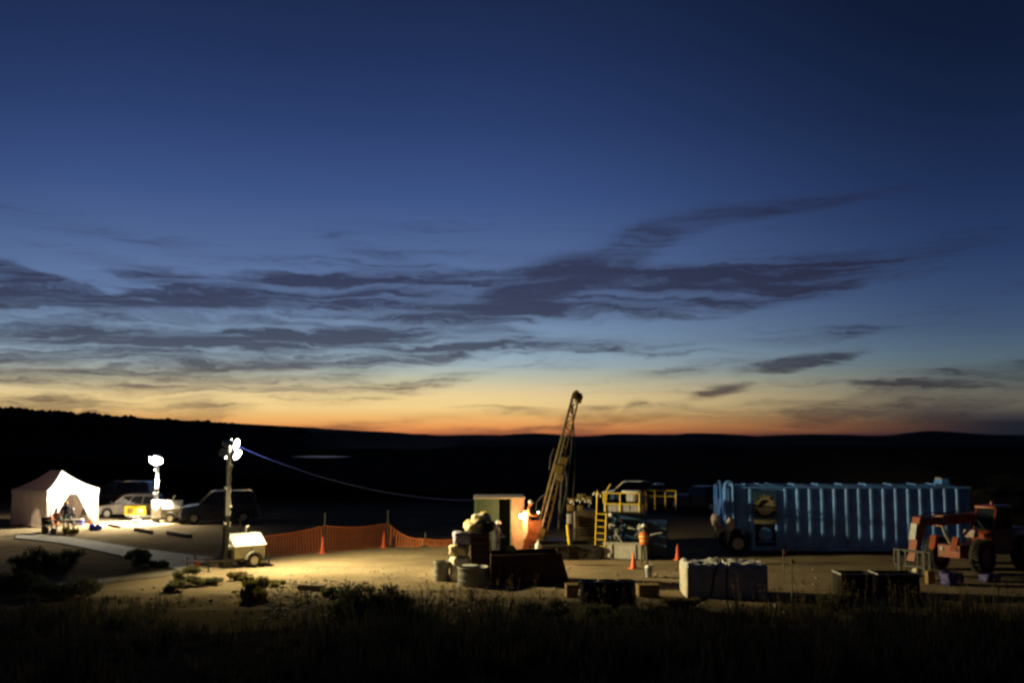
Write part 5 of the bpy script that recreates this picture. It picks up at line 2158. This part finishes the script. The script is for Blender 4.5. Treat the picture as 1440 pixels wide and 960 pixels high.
cl_.build('sleeve', M_HIVIS_Y, jo)


def tubby(name, label, cat, loc, r, h, mat, taper=.9, lid=None, n=24):
    t = thing(name, label, cat, loc, random.uniform(0, 3))
    q = MB()
    q.lathe([(r * taper, 0), (r * taper + .005, .02), (r * .97, h - .06), (r + .02, h - .05), (r + .025, h - .02), (r + .01, h), (r - .02, h), (r * .94, h - .08), (r * (taper - .05), .05), (.001, .05)], n)
    b_ = q.build('tub', mat, t)
    for k in (.33, .66):
        q = MB()
        rr = r * (taper + (.97 - taper) * k)
        q.lathe([(rr + .0, h * k - .02), (rr + .018, h * k), (rr + .0, h * k + .02)], n)
        q.build('hoop', mat, b_)
    if lid:
        q = MB()
        q.lathe([(r * .5, h + .012), (r * .52, h + .03), (r * .3, h + .045), (.001, h + .05)], 20)
        o = q.build('lid', lid, t)
        o.location = (r * .3, r * .15, 0)
    return t


tubby('waste_barrel', 'grey waste barrel standing left of the sacks', 'barrel', G(621, 816), .32, .78, M_TUB, .88)
tubby('stock_tub', 'large round galvanised tub with a pale lid on its rim', 'tub', G(665, 823), .61, .74, M_TUB, .97, lid=M_CABLEW)
q = MB()
q.ball((0, 0, .09), (.1, .09, .1), 10, 7)
q.cyl((0, 0, .18), (.02, 0, .24), .03, .02, 8)
o = q.build('water_bottle', M_WHITE)
o.location = G(632, 815)
tag(o, 'small white jug on the ground between barrel and tub', 'jug')
q = MB()
q.cyl((.02, 0, .241), (.022, 0, .262), .026, n=8)
q.build('cap', M_BLUEP, o)


def sack(name, label, loc, d, mat, rz=0.0, seed=1.0, amp=.11, cat='sack', group=None):
    """filled sack or wrapped block: rounded box with dents and folds"""
    n = 9
    me = bpy.data.meshes.new(name)
    bm = bmesh.new()
    bmesh.ops.create_cube(bm, size=1.0)
    bmesh.ops.subdivide_edges(bm, edges=bm.edges, cuts=n, use_grid_fill=True)
    for v in bm.verts:
        c = v.co.copy()
        ln = (abs(c.x * 2) ** 5 + abs(c.y * 2) ** 5 + abs(c.z * 2) ** 5) ** .2
        c = c / max(ln, 1e-4)
        c = Vector((c.x * d[0], c.y * d[1], c.z * d[2] + d[2] / 2))
        nn = Vector((v.co.x, v.co.y, v.co.z)).normalized()
        c += nn * amp * (fbm(c.x * 1.7, c.y * 1.7 + c.z * 1.3, 1.2, seed) + .5 * abs(fbm(c.x * 4, c.y * 4 + c.z * 3, 1.3, seed + 4)))
        c.z = max(0.0, c.z)
        v.co = c
    bm.to_mesh(me)
    bm.free()
    me.materials.append(mat)
    me.shade_smooth()
    o = bpy.data.objects.new(name, me)
    COL.objects.link(o)
    o.location = loc
    o.rotation_euler = (0, 0, rz)
    return tag(o, label, cat, group)


M_SACKW = PM('white_sack', (0.62, 0.56, 0.42), 0.8, var=0.12, scale=4, bump=0.5)
M_SACKC = PM('cream_sack', (0.6, 0.5, 0.26), 0.8, var=0.12, scale=4, bump=0.5)
M_SACKP = PM('lilac_sack', (0.33, 0.31, 0.42), 0.8, var=0.12, scale=4, bump=0.5)
M_TARPD = PM('dark_tarpaulin', (0.02, 0.018, 0.014), 0.6, var=0.3, bump=0.6)
PX = G(672, 818)
st_ = thing('crate_stack', 'dark crate stack under the heap of sacks', 'crate', PX + Vector((.15, .7, 0)), R(-4))
q = MB()
q.bb(-.4, .33, -.5, .7, .12, 1.93)
q.build('crate_body', M_TARPD, st_)
for k in range(3):
    q = MB()
    q.bb(-.38 + k * .28, -.25 + k * .28, -.5, .7, 0, .12)
    q.build('runner', M_STOP, st_)
for k in range(7):
    q = MB()
    q.bb(-.42, .35, -.53, -.502, .2 + k * .25, .38 + k * .25)
    q.build('slat', M_BINRUST, st_)
bs_ = PX + Vector((0, .3, 0))
sack('sack', 'white sack lowest in the heap beside the round tub', bs_ + Vector((-.74, .1, .0)), (.78, .66, 1.0), M_SACKW, .3, 1.3, group='sacks heaped by the crates')
sack('sack', 'cream sack in the middle of the heap', bs_ + Vector((-.82, .22, .98)), (.76, .62, .42), M_SACKC, -.1, 4.1, group='sacks heaped by the crates')
sack('sack', 'lilac grey sack high in the heap', bs_ + Vector((-.64, .35, 1.4)), (.8, .64, .56), M_SACKP, .15, 7.7, group='sacks heaped by the crates')
sack('sack', 'pale yellow sack flopped over the top of the crates', PX + Vector((.0, .95, 1.94)), (1.2, .85, .36), M_SACKC, .5, 9.1, amp=.16, group='sacks heaped by the crates')
sack('sack', 'cream sack topmost of the heap against the green shed', PX + Vector((.12, 1.1, 2.2)), (.66, .55, .36), M_SACKW, -.2, 12.4, group='sacks heaped by the crates')
sack('tarpaulin', 'crumpled dark tarpaulin slumped over the crates beside the sacks', PX + Vector((.34, .7, 1.94)), (.36, .7, .3), M_TARPD, .4, 3.3, amp=.2, cat='tarpaulin')

M_BALE = PM('bale_wrap', (0.55, 0.5, 0.38), 0.75, var=0.2, scale=3, bump=0.6, dust=0.3)
M_BALET = PM('bale_top_sheet', (0.68, 0.65, 0.58), 0.6, var=0.1, scale=3, bump=0.8)
for (pa, pb, lab, sd_) in ((966, 1022, 'wrapped white bale with rumpled top sheet, left of the two', 1.1), (1024, 1081, 'wrapped white bale with rumpled top sheet, right of the two', 5.1)):
    a, b2 = G(pa, 840), G(pb, 840)
    wd = (b2.x - a.x)
    q = MB()
    q.rbox((0, 0, .565), (wd, 1.6, 1.13), .07, 3)
    o = q.build('wrapped_bale', M_BALE)
    o.location = ((a.x + b2.x) / 2, a.y + .8, 0)
    tag(o, lab, 'bale', 'wrapped bales')
    tsx = MB()
    rows = []
    for j in range(15):
        row = []
        for i in range(19):
            x, y = (i / 18 - .5) * (wd + .04), (j / 14 - .5) * 1.64
            e = min(i, 18 - i, j, 14 - j)
            z = 1.13 + .02 + .13 * max(0, fbm(x * 1.6, y * 1.6, 1.5, sd_) + .1) + .04 * abs(fbm(x * 5, y * 5, 1.5, sd_))
            if e == 0:
                z = 1.07 + .04 * fbm(x * 4, y * 4, 1.0, sd_)
            row.append(Vector((x, y, z)))
        rows.append(row)
    tsx.loft(rows, caps=False, closed=False)
    tsx.build('top_sheet', M_BALET, o, smooth=40)
    if sd_ < 2:
        sp = MB()
        sp.tube([(wd * .1, -.84, .05), (wd * .2, -.84, .9), (wd * .3, -.82, 1.17), (wd * .35, 0, 1.3)], .03, 6)
        sp.build('strap', M_BLACKP, o)

M_DRUM = PM('black_drum', (0.014, 0.014, 0.016), 0.3, var=0.2, coat=0.3)
for k, (px, lab) in enumerate(((829, 'black drum with a glossy rim, leftmost of three behind the brush'), (855, 'black drum in the middle of three behind the brush'), (881, 'black drum rightmost of three, next to the wooden crate'))):
    g = G(px, 857)
    tubby('drum', lab, 'drum', Vector((g.x, g.y, ground_z(g.x, g.y) - .02)), .315, .98, M_DRUM, 1.0)['group'] = 'black drums by the brush'
M_CRATE = PM('crate_wood', (0.3, 0.19, 0.06), 0.8, var=0.25, scale=8, bump=0.4)
for (px, py, w_, h_, lab) in ((804, 838, .42, .42, 'small wooden crate left of the black drums'), (911, 839, .74, .44, 'low wooden crate right of the black drums')):
    g = G(px, py)
    t = thing('wooden_crate', lab, 'crate', Vector((g.x, g.y, 0)), R(3), 'wooden crates by the drums')
    for k in range(3):
        for y in (-.28, .28):
            q = MB()
            q.bb(-w_ / 2, w_ / 2, y - .012, y + .012, .02 + k * h_ / 3, (k + 1) * h_ / 3 - .01)
            q.build('plank', M_CRATE, t)
        for s_ in (-1, 1):
            q = MB()
            q.bb(s_ * w_ / 2 - .012, s_ * w_ / 2 + .012, -.266, .266, .02 + k * h_ / 3, (k + 1) * h_ / 3 - .01)
            q.build('plank', M_CRATE, t)
    q = MB()
    q.bb(-w_ / 2 - .02, w_ / 2 + .02, -.3, .3, h_ + .004, h_ + .03)
    q.build('lid', M_CRATE, t)

# dark troughs and tarps in front of the telehandler
M_TARPB = PM('violet_tarp', (0.07, 0.06, 0.2), 0.6, var=0.2, bump=0.6)
for (pa, pb, py, lab) in ((1184, 1228, 838, 'low black trough left of the forks'), (1236, 1294, 838, 'low black trough under the telehandler forks')):
    a, b2 = G(pa, py), G(pb, py)
    t = thing('trough', lab, 'trough', ((a.x + b2.x) / 2, a.y + .5, 0), 0, 'black troughs')
    wd = b2.x - a.x
    q = MB()
    for (x0, x1_, y0, y1) in ((-wd / 2, wd / 2, -.5, -.45), (-wd / 2, wd / 2, .45, .5), (-wd / 2, -wd / 2 + .05, -.45, .45), (wd / 2 - .05, wd / 2, -.45, .45)):
        q.bb(x0, x1_, y0, y1, 0, .8)
    q.bb(-wd / 2 + .05, wd / 2 - .05, -.45, .45, .02, .08)
    q.build('basin', M_DRUM, t)
    q = MB()
    q.bb(-wd / 2 - .03, wd / 2 + .03, -.53, -.5, .76, .82).bb(-wd / 2 - .03, -wd / 2, -.5, .5, .76, .82)
    q.build('rim', M_GREYP, t)
for (px, py, d, lab, mt, sd_) in ((1338, 822, (.75, .5, .5), 'violet tarpaulin bundle in front of the telehandler wheel', M_TARPB, 2.0), (1391, 817, (.7, .45, .3), 'violet tarpaulin bundle further right beneath the cab', M_TARPB, 6.0), (1291, 806, (.3, .3, .2), 'small white sack on the ground under the boom head', M_SACKW, 8.0)):
    sack('tarp_bundle' if mt is M_TARPB else 'sack', lab, G(px, py), d, mt, .3, sd_, amp=.15, cat='tarpaulin' if mt is M_TARPB else 'sack')
o = MB()
o.rbox((0, 0, .25), (.3, .3, .5), .03, 2)
o = o.build('timber_block', M_CRATE)
o.location = G(1308, 820)
tag(o, 'upright timber block left of the violet bundle', 'timber')
# survey stakes
for (px, y0, y1, lab) in ((1102, 771, 818, 'thin survey stake, left one in front of the blue tank'), (1114, 783, 852, 'thin survey stake, right one standing in the brush')):
    g = G(px, y1)
    g.z = ground_z(g.x, g.y)
    top_ = at(px, y0, g.y).z - g.z
    q = MB()
    q.cyl((0, 0, -.05), (.02, 0, top_), .022, .018, 6)
    o = q.build('survey_stake', M_POST)
    o.location = g
    tag(o, lab, 'stake', 'survey stakes')
    q = MB()
    q.loft([[Vector((.02, -.01, top_ - .18)), Vector((.02, -.01, top_ - .08))], [Vector((.12, -.03, top_ - .22)), Vector((.12, -.03, top_ - .13))]], caps=False, closed=False)
    q.build('flagging', M_NET, o)


# ------------------------------------------------------------------ brush
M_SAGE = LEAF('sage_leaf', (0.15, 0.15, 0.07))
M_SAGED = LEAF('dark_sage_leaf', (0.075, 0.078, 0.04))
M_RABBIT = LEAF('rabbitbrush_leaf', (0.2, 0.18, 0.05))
M_DRY = LEAF('dry_grass', (0.2, 0.15, 0.07))
M_TWIG = PM('twig', (0.08, 0.06, 0.04), 0.9, var=0.3)


def shrub(label, loc, rx, h, mat, n=900, seed=1, group='desert shrubs', leaf=.05):
    rng = random.Random(seed)
    t = thing('shrub', label, 'shrub', loc, 0, group)
    lobes = []
    for _ in range(max(9, int(rx * 16))):
        a, rr = rng.uniform(0, 6.28), math.sqrt(rng.random()) * .8
        dome = math.sqrt(max(0.05, 1 - rr * rr))
        lobes.append((math.cos(a) * rr * rx, math.sin(a) * rr * rx * .85, h * dome * rng.uniform(.1, .72), rng.uniform(.22, .34)))
    stems = MB()
    for (lx, ly, lz, lr) in lobes:
        stems.tube([(lx * .12, ly * .12, -.03), (lx * .5, ly * .5, lz * .55), (lx, ly, lz)], [.02, .012, .006], 4)
    stems.build('stems', M_TWIG, t)
    cr_ = MB()
    for k in range(int(n * 2.2)):
        lx, ly, lz, lr = rng.choice(lobes)
        d = Vector((rng.gauss(0, 1), rng.gauss(0, 1), rng.gauss(0, .8))).normalized()
        rr = rng.random() ** .45
        c = Vector((lx, ly, lz)) + Vector((d.x * lr * rx * .95, d.y * lr * rx * .95, d.z * lr * h * .62)) * rr
        if c.z < .02:
            c.z = rng.uniform(.02, .15)
        up_ = (Vector((d.x * .6, d.y * .6, .9)) + Vector((rng.uniform(-.5, .5), rng.uniform(-.5, .5), 0))).normalized()
        ln = leaf * rng.uniform(1.0, 2.6)
        wv = up_.orthogonal().normalized()
        wv = Matrix.Rotation(rng.uniform(0, 6.28), 3, up_) @ wv * leaf * rng.uniform(.25, .5)
        cr_._add([c - wv, c + wv, c + up_ * ln + wv * .3, c + up_ * ln - wv * .3], [(0, 1, 2, 3)])
    cr_.build('foliage', mat, t, smooth=0)
    return t


def gz(px, py):
    """where the sight line meets the real ground, bank included"""
    d = pix_dir(px, py)
    o = Vector((0, 0, EYE))
    s_ = 9.0
    while s_ < 120:
        q = o + d * s_
        if q.z <= ground_z(q.x, q.y):
            return Vector((q.x, q.y, ground_z(q.x, q.y)))
        s_ += .1
    return G(px, py)


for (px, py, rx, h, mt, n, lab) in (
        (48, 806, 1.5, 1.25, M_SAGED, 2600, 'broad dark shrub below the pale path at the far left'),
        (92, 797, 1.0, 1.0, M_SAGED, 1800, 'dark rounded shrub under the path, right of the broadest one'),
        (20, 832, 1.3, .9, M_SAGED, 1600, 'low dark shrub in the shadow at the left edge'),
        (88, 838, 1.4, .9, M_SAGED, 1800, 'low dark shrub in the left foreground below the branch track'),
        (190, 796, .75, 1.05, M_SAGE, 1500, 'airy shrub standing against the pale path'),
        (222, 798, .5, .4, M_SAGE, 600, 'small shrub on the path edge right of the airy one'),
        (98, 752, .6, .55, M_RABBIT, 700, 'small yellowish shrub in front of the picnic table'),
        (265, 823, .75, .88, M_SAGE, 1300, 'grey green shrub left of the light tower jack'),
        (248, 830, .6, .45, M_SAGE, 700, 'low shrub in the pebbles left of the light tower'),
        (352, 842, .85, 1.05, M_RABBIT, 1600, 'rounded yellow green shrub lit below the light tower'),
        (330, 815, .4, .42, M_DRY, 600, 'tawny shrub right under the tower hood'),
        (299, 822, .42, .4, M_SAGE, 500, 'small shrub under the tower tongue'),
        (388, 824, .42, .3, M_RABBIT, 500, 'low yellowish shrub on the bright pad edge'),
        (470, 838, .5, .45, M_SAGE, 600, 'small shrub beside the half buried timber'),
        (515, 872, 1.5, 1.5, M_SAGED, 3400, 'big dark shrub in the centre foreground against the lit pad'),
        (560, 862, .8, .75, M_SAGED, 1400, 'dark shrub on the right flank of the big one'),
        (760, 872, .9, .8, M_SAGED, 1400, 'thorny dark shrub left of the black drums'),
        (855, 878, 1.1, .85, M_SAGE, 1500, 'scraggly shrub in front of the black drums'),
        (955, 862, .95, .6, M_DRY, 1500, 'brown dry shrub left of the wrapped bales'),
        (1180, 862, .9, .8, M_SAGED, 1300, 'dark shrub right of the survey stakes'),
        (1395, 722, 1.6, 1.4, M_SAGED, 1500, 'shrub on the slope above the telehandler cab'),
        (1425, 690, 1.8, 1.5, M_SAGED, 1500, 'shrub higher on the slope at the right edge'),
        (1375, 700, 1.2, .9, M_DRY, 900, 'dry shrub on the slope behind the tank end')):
    p_ = gz(px, py)
    shrub(lab, p_, rx, h, mt, n, int(px * 7 + py))

# tall dry stalks and low brush on the bank: nobody could count it
rng = random.Random(21)
br_ = MB()
mats = [LEAF('bank_brush_dark', (0.045, 0.046, 0.028)), LEAF('bank_grass_dry', (0.1, 0.078, 0.04)), LEAF('bank_brush_grey', (0.06, 0.06, 0.04))]
for k in range(2600):
    y = rng.uniform(11.0, 36.5)
    x = rng.uniform(-.62, .62) * y
    z = ground_z(x, y)
    dens = fbm(x, y, .3, 6.0)
    if dens < -.15 + .25 * (y > 33) and rng.random() < .75:
        continue
    h = rng.uniform(.12, .6) * (1.5 if dens > .25 else (.9 if dens > 0 else .55))
    if y > 33:
        h *= .5
    br_.cur = 1 if rng.random() < .3 else (0 if rng.random() < .6 else 2)
    for q in range(rng.randint(10, 18)):
        a = rng.uniform(0, 6.28)
        sp = rng.uniform(.05, .55) * h
        c = Vector((x + rng.uniform(-.12, .12), y + rng.uniform(-.12, .12), z - .02))
        tp_ = c + Vector((math.cos(a) * sp, math.sin(a) * sp, h * rng.uniform(.6, 1.15)))
        wv = Vector((-math.sin(a), math.cos(a), 0)) * rng.uniform(.008, .022)
        md = c.lerp(tp_, .55) + Vector((0, 0, .06 * h))
        br_._add([c - wv * .6, c + wv * .6, md + wv, md - wv], [(0, 1, 2, 3)])
        br_._add([md - wv, md + wv, tp_], [(0, 1, 2)])
tag(br_.build('low_brush', mats, smooth=0), 'low dry brush and grass covering the dark foreground bank', 'brush', kind='stuff')

sk_ = MB()
for (c0, wpx, n) in ((690, 95, 70), (1250, 130, 60), (1400, 60, 30), (860, 60, 30), (640, 40, 18), (1120, 90, 40)):
    for k in range(n):
        px = c0 + rng.uniform(-1, 1) * wpx
        p_ = gz(px, rng.uniform(850, 885))
        h = rng.uniform(.5, 1.25)
        lean = Vector((rng.uniform(-.2, .2), rng.uniform(-.15, .15), 1)) * h
        sk_.tube([p_ - Vector((0, 0, .05)), p_ + lean * .6, p_ + lean + Vector((rng.uniform(-.1, .1), 0, 0))], [.008, .006, .003], 4, caps=False)
        for j in range(7):
            u = rng.uniform(.45, 1)
            c = p_ + lean * u
            d = Vector((rng.uniform(-1, 1), rng.uniform(-1, 1), rng.uniform(.2, 1))).normalized() * rng.uniform(.06, .16)
            wv = Vector((.012, 0, .004))
            sk_._add([c - wv, c + wv, c + d], [(0, 1, 2)])
tag(sk_.build('dry_stalks', M_DRY, smooth=0), 'tall dry weed stalks rising at the rim of the bank', 'weeds', kind='stuff')

# pebbles and clods along the pad edge
pb_ = MB()
for k in range(1500):
    if k < 650:
        px, py = rng.uniform(370, 500), rng.uniform(815, 872)
    elif k < 1000:
        px, py = rng.uniform(560, 720), rng.uniform(830, 875)
    else:
        px, py = rng.uniform(180, 1150), rng.uniform(800, 870)
    p_ = gz(px, py)
    r_ = rng.uniform(.015, .06) * (1.6 if rng.random() < .1 else 1)
    pb_.ball(p_ + Vector((0, 0, r_ * .25)), (r_ * rng.uniform(.8, 1.5), r_ * rng.uniform(.8, 1.4), r_ * rng.uniform(.5, .9)), 6, 4)
for k in range(1300):
    p_ = gz(rng.uniform(330, 960), rng.uniform(768, 835))
    r_ = rng.uniform(.012, .03) * (1.8 if rng.random() < .06 else 1)
    pb_.ball(p_ + Vector((0, 0, r_ * .3)), (r_ * 1.2, r_, r_ * .7), 5, 3)
tag(pb_.build('pebbles', PM('pebble', (0.33, 0.28, 0.2), .9, var=.3, scale=3), smooth=60), 'pale pebbles and clods scattered along the pad edge', 'pebbles', kind='stuff')
